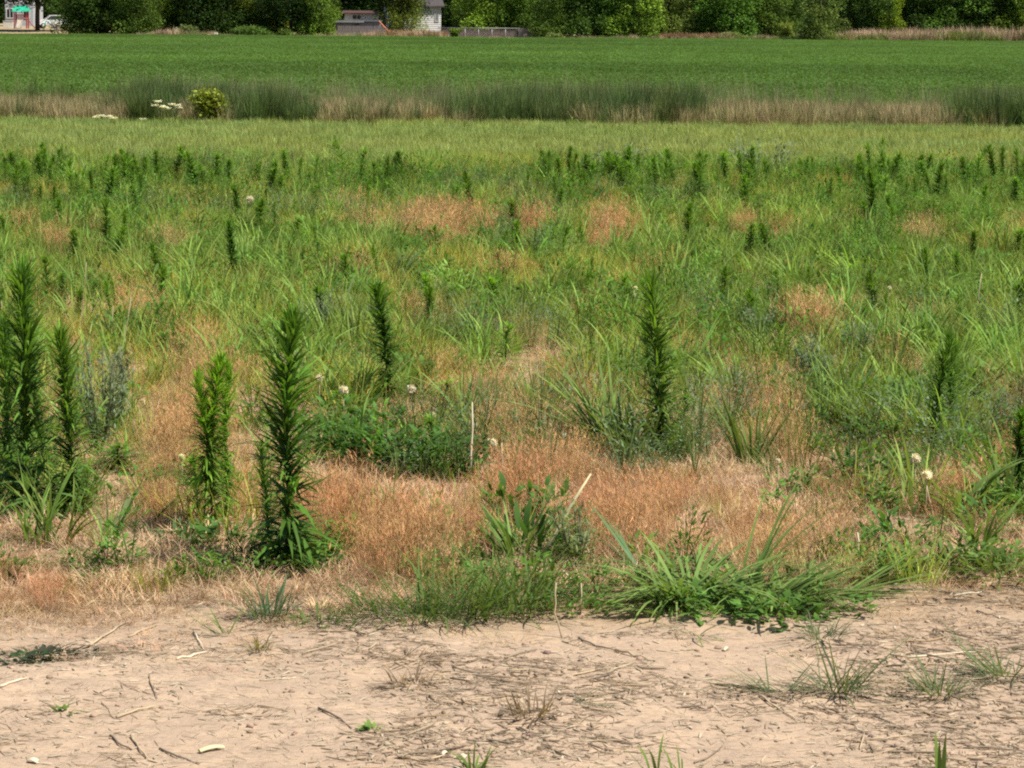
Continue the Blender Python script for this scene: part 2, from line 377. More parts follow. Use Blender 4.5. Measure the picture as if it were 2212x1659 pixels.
def leafy(name, n, rad, h, L, w, c0, c1, stem=True, mat=None):
    mb = MB(); r = rad * np.sqrt(U(0, 1, n)); a = U(0, 6.283, n); z = h * U(0.02, 1, n) * (1 - .5 * (r / rad) ** 2)
    blades(mb, np.stack([r * np.cos(a), r * np.sin(a), z], 1), a + RNG.normal(0, .8, n), U(L * .6, L * 1.2, n), U(.5, 1.5, n), U(.2, .8, n), U(w * .7, w * 1.2, n), c0, c1, PROF_LEAF)
    if stem:
        m = max(3, n // 12); a2 = U(0, 6.28, m)
        blades(mb, np.zeros((m, 3)), a2, U(h * .7, h * 1.05, m), U(.1, .5, m), .2, .006, (.12, .15, .06), (.12, .17, .05), (1, .8, .6, 0))
    return mb.mesh(name, mat or M_INST)
lowleaf = proto_collection('low_leafy_weed', [leafy('low_leafy_weed', 70, .10, .13, .05, .018, (.09, .17, .03), (.15, .27, .045)) for _ in range(5)])
greyweed = proto_collection('grey_weed', [leafy('grey_weed', 150, .14, .34, .03, .007, (.17, .23, .13), (.23, .29, .17)) for _ in range(4)])
smallforb = proto_collection('small_forb', [leafy('small_forb', 60, .06, .30, .05, .011, (.06, .15, .018), (.11, .25, .028)) for _ in range(4)])

def P3(x, y): return np.stack([x, y, gz(x, y)], 1)
def tint(n, base=(1, 1, 1), s=.12, hs=.06):
    b_ = np.asarray(base, float) * (1 + RNG.normal(0, s, (n, 1))); b_ = b_ * (1 + RNG.normal(0, hs, (n, 3))); return np.clip(b_, .2, 2.2)
def edge_y(x):       # where the weedy margin begins behind the bare sand
    return np.interp(x, [-1.4, -.5, .1, .8, 1.2], [8.36, 8.42, 8.58, 8.7, 8.88]) + .35 * (fbm(x * 2.1, x * 0 + 3, 41) - .5) + .25 * (fbm(x * 7, x * 0 + 3, 43) - .5)

# bronze grass
x, y = pts(36000, 8.3, 37, 1.25); bv = brown(x, y); hn = fbm(x * 3.6, y * 2.6, 27) - fbm(x * 9, y * 7, 28) * .25 + .12
k = (bv > .24 + U(0, .70, len(x))) & (hn > .40 + .16 * U(0, 1, len(x))) & (y > edge_y(x) + .1) & ~opened(x, y)
x, y, bv, hn = x[k], y[k], bv[k], hn[k]; s = U(.45, 1.0, len(x)) * np.clip(.45 + 1.9 * (hn - .38), .45, 1.05) * np.clip(.45 + .45 * bv, .45, .95) * (.7 + .6 * fbm(x * 2.2, y * 1.8, 23)) * np.interp(y, [11, 16], [1, 1.35])
px, py = proj(x, y, 0)
s *= np.where((px < 720) & (py > 1150 + .15 * px), .4, 1)
scatter('bronze_grass', bronze, P3(x, y), s, tint(len(x), (1, 1, 1), .13, .05) * (np.array([1.08, .98, .92]) + (fbm(x * 1.1, y * .9, 29)[:, None] - .5) * np.array([-.1, .5, .3])), 'dry bronze seed-head grass standing in patches through the weedy field', cat='grass')
# dry matted thatch
x, y = pts(17000, 7.4, 26, 1.5); bv = brown(x, y, .05); px, py = proj(x, y, 0)
ed = y - edge_y(x); k = (ed > -1.0 * U(0, 1, len(x)) ** 3.2 * (.25 + 1.5 * fbm(x * 2, y * 3, 47))) & (U(0, 1, len(x)) < np.clip(1.15 - (y - 8.5) * .05, .25, 1))
k &= ~((px > 700) & (y < edge_y(x) + .05) & (U(0, 1, len(x)) < .6))
x, y, ed = x[k], y[k], ed[k]; low = np.clip(.45 + ed * 1.3, .3, 1)
scatter('dry_thatch', thatch, P3(x, y), np.stack([U(.7, 1.3, len(x)) * low ** .5, U(.7, 1.3, len(x)) * low ** .5, U(.25, .7, len(x)) * low], 1), tint(len(x), (1, 1, 1), .22, .06), 'pale dry matted grass lying between the green weeds', cat='grass')
# meadow grass
x, y = pts(20000, 8.9, 38, 1.1); bv = brown(x, y); clump = fbm(x * .9, y * .7, 51); op = opened(x, y)
gd = np.interp(y, [8.9, 10, 12, 14, 18, 25, 37], [.04, .07, .12, .30, .55, .62, .66])
k = (~op | (U(0, 1, len(x)) < .15)) & (U(0, 1, len(x)) < gd * np.clip(1.2 - bv * 1.0, .10, 1) * np.clip(.35 + 1.5 * (clump - .25), .2, 1.2)); x, y = x[k], y[k]
cl = fbm(x * .5, y * .35, 61)[:, None]; yel = np.array([1.12, 1.08, .85]); dk = np.array([.62, .82, .6])
tt = tint(len(x), (1, 1, 1), .16, .06) * (dk * (1 - sstep((cl - .3) / .4)) + yel * sstep((cl - .3) / .4))
drym = (U(0, 1, len(x)) < .18 + .6 * sstep((fbm(x * .8 + 9, y * .6, 63) - .52) / .2))[:, None]; tt = np.where(drym, tt * np.array([1.45, .92, 1.3]), tt)
scatter('meadow_grass', green, P3(x, y), U(.6, 1.15, len(x)), tt, 'fresh green grass filling the middle of the weedy field', cat='grass')
# coarse bright grass
x, y = pts(7000, 9.4, 36, 1.2); bv = brown(x, y); clump = fbm(x * 1.7 + 5, y * 1.3, 71)
gd = np.interp(y, [9, 12, 14, 20, 36], [.05, .12, .45, .7, .5])
k = (U(0, 1, len(x)) < gd * np.clip(1.1 - bv * 1.3, 0, 1)) & (clump > .45); x, y = x[k], y[k]
scatter('coarse_grass', coarse, P3(x, y), U(.55, 1.1, len(x)), tint(len(x), (1.0, 1.0, .95), .25, .07), 'bright broad-bladed grass tufts mixed through the meadow', cat='grass')
# small forbs, low leaf and grey weeds
x, y = pts(9500, 9.0, 36, .9); bv = brown(x, y); clump = fbm(x * 1.2, y * .8, 81)
gd = np.interp(y, [9, 11, 14, 22, 27, 35], [.12, .15, .25, .45, 1, 1])
k = (U(0, 1, len(x)) < gd * np.clip(1.1 - bv, .05, 1)) & (clump > .42); x, y = x[k], y[k]
scatter('small_leafy_weeds', smallforb, P3(x, y), U(.5, 1.15, len(x)) * np.interp(y, [14, 24, 30, 33, 36], [.9, .9, 1, 1, .5]) * (.6 + .9 * fbm(x * .9, y * .5, 83)), tint(len(x), (1, 1.02, .9), .3, .07), 'small dark green leafy weeds growing up through the grass', cat='weeds')
x, y = pts(5600, 8.7, 32, 1.1); clump = fbm(x * 1.5, y * 1.2 + 9, 91)
k = (clump > .53) & (y > edge_y(x) + .1); x, y = x[k], y[k]
scatter('low_leafy_cover', lowleaf, P3(x, y), U(.5, 1.2, len(x)) * np.interp(y, [9, 14], [.7, 1.1]), tint(len(x), (1, 1, 1), .25, .08), 'low creeping leafy cover near the ground', cat='weeds')
x, y = pts(2600, 11, 35, .8); clump = fbm(x * .55 + 3, y * .35, 101)
k = clump > .57; x, y = x[k], y[k]
scatter('grey_green_weeds', greyweed, P3(x, y), U(.5, 1.05, len(x)), tint(len(x), (.9, .95, .95), .15, .05), 'hazy grey-green weeds scattered in the middle distance', cat='weeds')

# mown strip
def band(n, d0, d1, mx=2.5):
    x, y = pts(n, d0, d1, 1.0, mx); return x, y
short = proto_collection('mown_grass', [tuft('mown_grass', 110, .26, (.06, .17), .35, (.1, .8), .006, (.28, .325, .11), (.36, .41, .135)) for _ in range(4)])
x, y = band(5200, 35.0, 51.5); w = .6 * (fbm(x * .25, y * .6, 111) - .5)
k = U(0, 1, len(x)) < np.clip((y - 34.6 + 2 * w) / 2.5, .0, 1); x, y = x[k], y[k]
tn = tint(len(x), (.92, .98, .9), .10, .04) * (1 + .35 * (fbm(x * .16, y * .5, 121)[:, None] - .5) * np.array([1.6, .6, .4]))
scatter('mown_strip_grass', short, P3(x, y), U(.7, 1.2, len(x)), tn, 'short yellowish-green grass of the smooth strip across the field', cat='grass')

# ditch bank of tall growth
reed = proto_collection('tall_bank_grass', [tuft('tall_bank_grass', 70, .14, (.35, .72), .13, (0, .5), .010, (.08, .125, .035), (.14, .19, .065)) for _ in range(4)])
tanreed = proto_collection('dry_bank_grass', [tuft('dry_bank_grass', 80, .16, (.18, .46), .18, (0, .5), .007, (.27, .24, .11), (.34, .285, .145), M_DRYI) for _ in range(4)])
haze_g = proto_collection('feathery_bank_grass', [tuft('feathery_bank_grass', 28, .18, (.5, .92), .12, (0, .4), .006, (.17, .20, .09), (.26, .25, .14)) for _ in range(4)])
x = U(-11.5, 11.5, 5200); y = U(50.0, 54.6, 5200); y = y + .8 * (fbm(x * 1.3, x * 0 + 7, 137) - .3) * (y < 51.5); px, _ = proj(x, y, .2)
wob = 40 * (fbm(x * .8, y * 0 + 1, 131) - .5)
q = px + wob
dark = np.interp(q, [0, 270, 300, 400, 660, 700, 900, 960, 1500, 1535, 2030, 2060, 2110, 2150, 2212], [.03, .05, 1, 1, .9, .12, .12, .8, 1, .08, .05, .9, .9, .55, .6])
dark = np.clip(dark * (.05 + 2.3 * (fbm(x * .9, y * .5, 133) - .15)), 0, 1)
dens = np.interp(q, [0, 1100, 1150], [.85, .85, 1])
k = U(0, 1, len(x)) < dark * .62
hh = np.interp(q, [280, 330, 600, 700, 950, 1300, 1500, 1540, 2040, 2080], [1.05, 1.1, 1.0, .7, .85, 1.1, 1.15, .6, .6, 1.1])
scatter('tall_bank_grass', reed, P3(x[k], y[k]), U(.6, 1.1, k.sum()) * hh[k] * (.65 + .6 * fbm(x[k] * 1.4, y[k], 134)), tint(k.sum(), (.9, .95, .95), .2, .06), 'tall dark green growth on the bank between the mown strip and the crop', cat='grass')
k2 = (~k) & (U(0, 1, len(x)) < np.clip(1.0 - dark, .18, 1) * .8)
scatter('dry_bank_grass', tanreed, P3(x[k2], y[k2]), U(.6, 1.15, k2.sum()), tint(k2.sum(), (1, 1, .98), .14, .05), 'pale tan dry grass on the bank between the mown strip and the crop', cat='grass')
x = U(-12, 12, 1500); y = U(52, 60, 1500); px, _ = proj(x, y, .2)
k = U(0, 1, len(x)) < np.interp(px, [0, 250, 320, 650, 800, 1200, 1500, 1700, 1950, 2100], [.12, .15, .9, .8, .5, .9, .8, .35, .4, .8]) * np.clip((61 - y) / 6, .2, 1)
scatter('feathery_bank_grass', haze_g, P3(x[k], y[k]), U(.6, 1.05, k.sum()), tint(k.sum(), (1, 1, 1), .15, .05), 'thin feathery seed-head grass rising above the bank', cat='grass')

# crop field
def crop_mesh(i):
    mb = MB(); n = 260; x = U(-.8, .8, n); y = U(-.8, .8, n); z = U(.10, .34, n)
    blades(mb, np.stack([x, y, z], 1), U(0, 6.28, n), U(.05, .10, n), U(.6, 1.6, n), .5, U(.03, .055, n), (.080, .158, .030), (.115, .205, .042), PROF_LEAF, cj=.12)
    n = 60; blades(mb, np.stack([U(-.8, .8, n), U(-.8, .8, n), np.zeros(n)], 1), U(0, 6.28, n), U(.2, .38, n), U(.05, .3, n), .3, .012, (.09, .17, .03), (.11, .22, .04), cj=.12)
    return mb.mesh('crop_plants', M_INST)
crop = proto_collection('crop_plants', [crop_mesh(i) for i in range(5)])
x, y = pts(15000, 56, 316, 1.35, 4.0)
k = ~((y < 60) & (U(0, 1, len(x)) < .3)); x, y = x[k], y[k]
row = .95 + .7 * (fbm(x * .03, y * .06, 141) - .5) + .35 * (fbm(x * .3, y * .12, 151) - .5)
sc = np.interp(y, [56, 100, 200, 316], [.9, 1.1, 1.7, 2.3])
scl = np.stack([sc, sc, .9 + 0 * sc], 1)
scatter('crop_field', crop, P3(x, y), scl, tint(len(x), (1, 1, 1), .12, .04) * row[:, None], 'even deep green leafy crop covering the far field', tilt=.03, cat='crop')

# far margin weeds in front of the trees
fargreen = proto_collection('far_green_weeds', [tuft('far_green_weeds', 60, .5, (.4, 1.0), .2, (0, .6), .05, (.13, .18, .05), (.22, .27, .09)) for _ in range(3)])
fartan = proto_collection('far_tan_grass', [tuft('far_tan_grass', 70, .5, (.5, 1.2), .15, (0, .5), .04, (.42, .33, .2), (.52, .40, .27), M_DRYI) for _ in range(3)])
x = U(-70, 70, 5200); y = U(315.5, 327, 5200); px = (512 + x * F / y)
tanw = np.interp(px, [0, 60, 110, 165, 190, 230, 300, 335, 385, 440, 520, 560, 620, 665, 725, 740, 830, 850, 1024], [.7, .6, .5, .5, .4, .1, .1, .7, .8, .7, .5, .5, .3, .7, .8, .3, .35, .85, .95])
hgt = np.interp(px, [0, 70, 130, 170, 230, 330, 380, 430, 450, 560, 660, 740, 830, 870, 1100], [.12, .15, .4, .9, .7, .5, .9, .9, .3, .5, .75, .8, .9, 1.5, 1.6])
tanw = np.where((y < 318.5) & (px > 560), tanw * .45, tanw)
nn = U(.6, 1.1, len(x)) * hgt * np.clip(.5 + (fbm(x * .3, y * .3, 161)), .6, 1.2)
k = U(0, 1, len(x)) < tanw; near_crop = (x > 60)
scatter('far_tan_grass', fartan, P3(x[k], y[k]), nn[k], tint(k.sum(), (1, .95, .95), .15, .05), 'tan dry grass along the foot of the distant tree line', cat='grass')
scatter('far_green_weeds', fargreen, P3(x[~k], y[~k]), nn[~k], tint((~k).sum(), (1, 1, 1), .2, .07), 'mixed green weeds along the foot of the distant tree line', cat='weeds')
x = U(-2, 9, 260); x = at_depth(U(660, 725, 260), 318.); y = U(316.5, 320, 260)
scatter('rusty_weeds', fartan, P3(x, y), U(.6, .95, 260), tint(260, (.62, .48, .38), .15, .05), 'rusty brown dead weeds at the foot of the distant trees', cat='weeds')
x = at_depth(U(384, 440, 260), 318.); y = U(316.8, 320, 260)
scatter('brown_fence_weeds', fartan, P3(x, y), U(.6, .95, 260), tint(260, (.72, .55, .36), .15, .05), 'brown weeds beside the wooden fence', cat='weeds')

# ------------------------------------------------------------------ litter on the sand
def straw_bit(i, L, w, c0, c1):
    mb = MB(); n = 5; t = np.linspace(-.5, .5, n); bend = U(-.06, .06); k2 = U(-.1, .1)
    path = np.stack([t * L, bend * L * np.sin(t * 3), w * .5 + .12 * L * abs(k2) * (t + .5) ** 2], 1)
    tube(mb, path, w * np.array([.35, .5, .5, .48, .28]), 5, np.array(c0) * (1 - i % 3 * .1)); return mb
litter = proto_collection('straw_litter', [straw_bit(i, 1., U(.018, .04), (.8, .8, .8), 0).mesh('straw_litter', M_DRYI) for i in range(8)])
chaff = proto_collection('straw_chaff', [straw_bit(i, 1., U(.07, .2), (.8, .8, .8), 0).mesh('straw_chaff', M_DRYI) for i in range(8)])
def lit(name, n, L0, L1, colA, colB, label, d0=6.2, d1=10.5, thr=0.0, pc=None):
    x, y = pts(n, d0, d1, 1.2, .7); c = fbm(x * 1.6, y * 2.0, 171)
    k = (c > thr) & (y < edge_y(x) + .5 + (L1 < .05)); x, y = x[k], y[k]; m = len(x)
    t = U(0, 1, (m, 1)); tn = np.array(colA) * (1 - t) + np.array(colB) * t
    L = U(L0, L1, m); p = P3(x, y); p[:, 2] += .001
    o = scatter(name, pc or litter, p, np.stack([L, L * U(.8, 1.4, m), L * (.5 if pc else 1)], 1), tn, label, tilt=.10, cat='straw'); return o
lit('pale_straw_crumbs', 20000, .010, .05, (.58, .46, .31), (.86, .75, .56), 'pale straw crumbs strewn over the bare sand')
lit('grey_straw_crumbs', 26000, .010, .055, (.30, .22, .145), (.52, .40, .275), 'grey-brown rotted straw crumbs strewn over the bare sand', thr=.42)
lit('grey_straw_wisps', 9000, .02, .075, (.34, .26, .17), (.60, .47, .33), 'thin grey straw wisps strewn over the bare sand', thr=.38)
lit('pale_chaff', 8000, .010, .034, (.46, .36, .24), (.80, .68, .49), 'pale chaff flakes strewn over the bare sand', thr=.3, pc=chaff)
lit('brown_chaff', 15000, .012, .040, (.24, .175, .11), (.46, .345, .23), 'brown rotted chaff lying in patches on the bare sand', thr=.45, pc=chaff)
mbs = []
for i in range(4):
    mb = MB(); blob(mb, (0, 0, .3), 1, 7, 5, .2, (.75, .75, .75), .6); mbs.append(mb.mesh('sand_crumbs', M_DRYI))
clods = proto_collection('sand_crumbs', mbs)
x, y = pts(900, 6.2, 9.3, 1.2, .6); k = fbm(x * 1.2, y * 1.5, 181) > .45; x, y = x[k], y[k]
scatter('sand_crumbs', clods, P3(x, y), U(.002, .009, len(x)) * U(.5, 1.2, len(x)), tint(len(x), (.55, .40, .28), .2, .04), 'small crumbs of soil lying on the bare sand', cat='soil')

# larger straw pieces, each a thing
STRAWCOL = {'white': (.70, .62, .46), 'pale': (.54, .43, .28), 'grey': (.30, .24, .17), 'dark': (.18, .135, .095), 'tan': (.44, .31, .18), 'yellow': (.66, .60, .36)}
def stick(pts3, r, col, name, label, cat='dry stalk', group=None, sides=6, taper=.55):
    r = r * .74
    b0 = Vector(pts3[0]); mb = MB(); q = np.array(pts3, float) - np.array(b0)
    n = len(q) * 3 - 2; t = np.linspace(0, len(q) - 1, n); Q = np.stack([np.interp(t, range(len(q)), q[:, k]) for k in range(3)], 1)
    Q[1:-1] += RNG.normal(0, r * .5, (n - 2, 3))
    rr = r * np.linspace(1, taper, n) * (1 + RNG.normal(0, .1, n))
    tube(mb, Q, rr, sides, STRAWCOL[col]); o = mb.obj(name, M_DRY, None, b0); tag(o, label, cat, group); return o
STICKS = []
def flat(x0, y0, x1, y1, r, col, label, cat='dry stalk', lift=.0):
    a = dsp(x0, y0); b = dsp(x1, y1)
    mid_ = ((a[0] + b[0]) / 2, (a[1] + b[1]) / 2); m = (mid_[0] + U(-.004, .004), mid_[1] + U(-.01, .01))
    stick([(a[0], a[1], a[2] + r), (m[0], m[1], float(gz(*m)) + r * 1.3 + lift * .5), (b[0], b[1], b[2] + r + lift)], r, col, 'straw_stalk', label, cat)
def stand(xb, yb, xt, yt, r, col, label, cat='dry stalk', mid=None):
    a = dsp(xb, yb); k = ppm(a[1]) / S
    def up(px_, py_): 
        # same depth as the foot
        return (a[0] + (px_ - xb) / k, a[1] + .01, a[2] + (yb - py_) / k)
    p = [(a[0], a[1], a[2] - .01)] + ([up(*mid)] if mid else []) + [up(xt, yt)]
    return stick(p, r, col, 'dry_stalk', label, cat)
flat(418, 1366, 440, 1406, .0045, 'white', 'bleached white straw leaning on the sand left of centre, above the long flat one')
flat(382, 1427, 446, 1411, .0045, 'white', 'bleached white straw lying nearly level on the sand, its tip by the leaning white one')
flat(195, 1397, 268, 1349, .0048, 'pale', 'long pale straw lying aslant on the sand beside the dark creeping weed')
flat(278, 1378, 340, 1352, .0042, 'pale', 'pale straw lying right of the long slanting one near the creeping weed')
flat(0, 1486, 60, 1468, .005, 'white', 'pale straw lying at the left picture edge below the dark creeping weed')
flat(252, 1553, 352, 1528, .0048, 'pale', 'long pale straw lying level beside the small green sprig on the sand')
flat(322, 1462, 340, 1512, .0032, 'grey', 'thin grey straw pointing down at the tip of the long level straw')
flat(283, 1592, 318, 1640, .0045, 'pale', 'pale straw angled down in the lower left beside a brown one')
flat(238, 1592, 285, 1622, .0040, 'grey', 'brown rotten straw angled down in the lower left beside a pale one')
flat(345, 1620, 432, 1652, .0038, 'grey', 'long brown straw running down to the lower edge left of the cream husk flake')
flat(688, 1533, 760, 1575, .0042, 'grey', 'brown curved straw on the open sand left of the small green tuft')
flat(1090, 1424, 1160, 1406, .004, 'grey', 'thin brown straw lying on the sand below the middle grass clumps')
flat(1010, 1432, 1085, 1424, .0038, 'dark', 'dark straw lying on the sand left of the thin brown one below the grass')
flat(1330, 1408, 1415, 1430, .0052, 'pale', 'long pale straw lying on sand below the broad-bladed grass')
flat(1250, 1380, 1330, 1408, .0040, 'grey', 'grey straw lying on sand and touching the long pale one')
flat(1640, 1505, 1715, 1553, .0042, 'pale', 'pale split straw in front of the sprawling grass on the right sand')
flat(1545, 1480, 1690, 1496, .0030, 'grey', 'thin grey runner lying left of the sprawling grass on the right sand')
flat(1960, 1420, 2110, 1412, .0042, 'white', 'bleached straw lying level far right on the sand')
flat(1990, 1436, 2070, 1442, .0036, 'pale', 'short bleached straw just below the level one far right')
flat(2060, 1290, 2120, 1282, .0040, 'white', 'white straw lying at the sand edge on the right')
flat(1880, 1600, 1970, 1590, .0035, 'pale', 'pale straw lying lower right near the upright green blade')
flat(1500, 1650, 1560, 1615, .0035, 'grey', 'grey straw lying in the lower right centre')
flat(560, 1472, 640, 1466, .0032, 'white', 'thin white straw lying level on the open sand in the left half')
flat(2110, 1320, 2180, 1340, .0035, 'grey', 'grey straw lying below the leafy weeds at the right edge')
def flake(x, y, L, w, ang, col, label, name='husk_flake'):
    p = dsp(x, y); mb = MB(); n = 6; V = []; 
    for i in range(n):
        t = i / (n - 1); ww = w * (.55 + .45 * math.sin(t * 2.6 + .3)); z = .004 + .006 * math.sin(t * 3)
        V += [(L * (t - .5), -ww / 2, z), (L * (t - .5), 0, z + w * .22), (L * (t - .5), ww / 2, z + .001)]
        V += [(L * (t - .5), -ww / 2, z - .002), (L * (t - .5), ww / 2, z - .001)]
    Q = []
    for i in range(n - 1):
        a, b = i * 5, i * 5 + 5; Q += [(a, b, b + 1, a + 1), (a + 1, b + 1, b + 2, a + 2), (a + 3, a + 4, b + 4, b + 3), (a, a + 3, b + 3, b), (a + 2, b + 2, b + 4, a + 4)]
    mb.add(V, None, Q, STRAWCOL[col]); o = mb.obj(name, M_DRY, None, p); o.rotation_euler = (0, 0, ang); tag(o, label, 'husk'); return o
flake(457, 1622, .066, .02, .62, 'yellow', 'large cream husk flake lying on the sand at the bottom, left of centre')
flake(72, 1649, .03, .02, -.5, 'white', 'small white husk scrap in the bottom left corner')
flake(1000, 1640, .012, .02, 1.2, 'white', 'tiny white husk scrap at the bottom edge, centre')
flake(960, 1662 - 30, .02, .012, 1.0, 'white', 'white husk crumb just left of the green sprig at the bottom edge')
flake(1568, 1406, .03, .012, 1.1, 'white', 'small bright husk scrap on the sand below the broad-bladed grass')

# standing stalks
stand(1017, 1040, 1019, 866, .0064, 'white', 'upright bleached stalk rising from the right end of the leafy mat')
stand(1086, 1060, 1083, 955, .0052, 'pale', 'upright pale stalk just right of the seed head by the bronze grass')
stand(1158, 1215, 1276, 1017, .0085, 'yellow', 'thick pale yellow stalk leaning up to the right over the dock leaves')
stand(1857, 1212, 1852, 1150, .0052, 'white', 'bleached forked twig upright on the dry patch behind the broad-bladed grass', 'twig')
stand(1848, 1182, 1824, 1148, .0038, 'white', 'short bleached twig crossing the forked one on the dry patch', 'twig')
stand(1255, 1325, 1255, 1258, .0052, 'pale', 'jointed pale stalk upright at the sand edge, right of its neighbour')
stand(1255, 1268, 1215, 1232, .0045, 'white', 'white stalk leaning left off the jointed stalk at the sand edge')
stand(1216, 1378, 1200, 1256, .0045, 'pale', 'bent pale stalk rising from the sand edge between the grass clumps', mid=(1199, 1325))
stand(1233, 1200, 1218, 1165, .0035, 'white', 'small white curled stalk behind the fine grass clump')
stand(440, 1125, 394, 1045, .0050, 'tan', 'tan curved stalk bending left at the foot of the twin pale horseweeds', mid=(408, 1090))
stand(500, 1118, 440, 1052, .0052, 'pale', 'pale straight stalk leaning left between the horseweeds')
stand(172, 740, 188, 565, .0042, 'tan', 'tall thin reddish stalk right of the leftmost horseweeds')
stand(262, 780, 284, 640, .0042, 'pale', 'tall thin pale stalk among the grey-green weeds on the left')
stand(238, 760, 245, 660, .0036, 'pale', 'thin pale stalk left of its taller neighbour in the grey-green weeds')
stand(14, 770, 4, 650, .0040, 'pale', 'pale stalk standing at the left picture edge')
stand(455, 1232, 455, 1208, .0038, 'pale', 'short stub stalk in the shade of the large horseweed')
stand(497, 1246, 484, 1212, .0048, 'white', 'short white stub leaning in front of the large horseweed')
stand(410, 1312, 380, 1250, .0048, 'tan', 'tan stalk leaning left on the dry patch in front of the horseweeds')
stand(262, 1302, 272, 1265, .0048, 'pale', 'short pale stalk on the dry patch in the left foreground')
stand(1975, 1120, 1945, 1062, .0046, 'tan', 'tan broken stalk leaning left by the right-hand leafy weeds')
stand(2018, 1130, 1998, 1035, .0052, 'pale', 'thick grey-white stalk upright among the right-hand leafy weeds')
stand(2172, 930, 2120, 880, .0042, 'pale', 'pale stalk leaning left in the bronze grass at the right edge')
stand(2168, 385, 2170, 345, .012, 'pale', 'pale stalk standing far right at the edge of the mown strip')
stand(1990, 1300, 1960, 1250, .0035, 'tan', 'short tan stub at the sand edge under the right-hand weeds')
stand(605, 1290, 598, 1252, .0035, 'pale', 'short pale stub between the large horseweed and the sand edge')
stand(2105, 700, 2118, 590, .006, 'pale', 'thin pale grass stalk in the meadow at the right')
stand(1590, 1080, 1604, 1058, .004, 'white', 'short white straw sticking out of the bronze grass right of centre')

# unlabelled-apart straw pieces: one group, individual objects
proto_sticks = []
for i in range(10):
    L = U(.05, .14); w = U(.0028, .0062); mb = straw_bit(i, L, w, (1, 1, 1), 0); proto_sticks.append(mb.mesh('straw_piece', M_DRY))
x, y = pts(1400, 6.3, 8.9, 1.3, .25); cc = fbm(x * 1.6, y * 2.0, 171); k = np.flatnonzero((cc > .46) & (y < edge_y(x) + .1))[:210]
for i in k:
    o = bpy.data.objects.new('straw_piece', random.choice(proto_sticks)); COL.objects.link(o)
    o.location = (x[i], y[i], float(gz(x[i], y[i])) + .002); o.rotation_euler = (0, RNG.normal(0, .09), RNG.normal(0, .8) + (math.pi if U(0, 1) < .5 else 0))
    c = random.choice(['pale', 'grey', 'grey', 'grey', 'dark', 'tan', 'pale']); o.color = (*(np.array(STRAWCOL[c]) * U(.85, 1.1)), 1)
    tag(o, 'weathered piece of straw lying loose on the bare sand', 'straw', 'loose straw pieces on the sand')
clod_me = []
for i in range(4):
    mb = MB(); blob(mb, (0, 0, .2), 1, 9, 6, .16, (1, 1, 1), .62); clod_me.append(mb.mesh('soil_clod', M_CLOD))
x, y = pts(400, 6.3, 8.7, 1.3, .2); k = np.flatnonzero(fbm(x * 1.4, y * 1.6, 191) > .5)[:34]
for i in k:
    o = bpy.data.objects.new('soil_clod', random.choice(clod_me)); COL.objects.link(o); r = U(.004, .009)
    o.scale = (r * U(.9, 1.4), r, r); o.rotation_euler = (0, 0, U(0, 6)); o.location = (x[i], y[i], float(gz(x[i], y[i])) + .001)
    tag(o, 'small brown soil clod lying on the bare sand', 'clod', 'soil clods on the sand')

# ------------------------------------------------------------------ horseweeds
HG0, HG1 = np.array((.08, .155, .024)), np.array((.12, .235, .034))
def horseweed_meshes(seed, n=430, H=1.0, spread=1.0):
    mb = MB(); t = np.sort(U(.02, .97, n)); az = U(0, 6.283, n); bx, by = U(-.12, .12), U(-.08, .08)
    cx = lambda q: bx * q ** 2 * H + .012 * np.sin(q * 5 + seed) * H; cy = lambda q: by * q ** 2 * H
    base = np.stack([cx(t), cy(t), t * H], 1)
    clumpy = .75 + .5 * vnoise(t * 9, t * 0 + seed * 3.3, seed)
    L = np.interp(t, [0, .10, .3, .6, .85, .95, 1], [.12, .175, .185, .185, .165, .125, .06]) * spread * H * U(.35, 1.25, n) * clumpy
    lean = np.interp(t, [0, .12, .35, .75, .92, 1], [1.8, 1.3, .95, .7, .45, .12]) + RNG.normal(0, .34, n)
    curv = np.interp(t, [0, .15, .45, .8, 1], [1.1, 1.0, .7, .35, .05]) + RNG.normal(0, .35, n)
    w = np.interp(t, [0, .15, .5, 1], [.022, .019, .0145, .0115]) * H * U(.6, 1.2, n)
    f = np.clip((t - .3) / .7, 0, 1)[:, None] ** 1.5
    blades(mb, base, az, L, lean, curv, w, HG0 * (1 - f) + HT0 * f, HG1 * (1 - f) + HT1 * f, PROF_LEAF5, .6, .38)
    m = 60; bt = np.tile([[cx(.95), cy(.95), .95 * H]], (m, 1)) + RNG.normal(0, .006, (m, 3)) + np.stack([np.zeros(m), np.zeros(m), U(-.06, .03, m)], 1)
    blades(mb, bt, U(0, 6.28, m), U(.04, .10, m) * H, U(.05, .7, m), .15, .008 * H, HT0, HT1 * 1.15, PROF_LEAF)
    fol = mb.mesh('foliage', M_PLANT)
    sm = MB(); tt = np.linspace(0, .97, 8); tube(sm, np.stack([cx(tt), cy(tt), tt * H], 1), np.linspace(.0055, .002, 8) * H, 6, (.11, .14, .045))
    return fol, sm.mesh('stem', M_PLANT)
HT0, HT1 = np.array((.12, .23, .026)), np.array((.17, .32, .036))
HW = [horseweed_meshes(i, n=560 + 50 * (i % 4), spread=.95 + .08 * (i % 3)) for i in range(8)]; HWs = [horseweed_meshes(9 + i, n=200, spread=1.4) for i in range(5)]
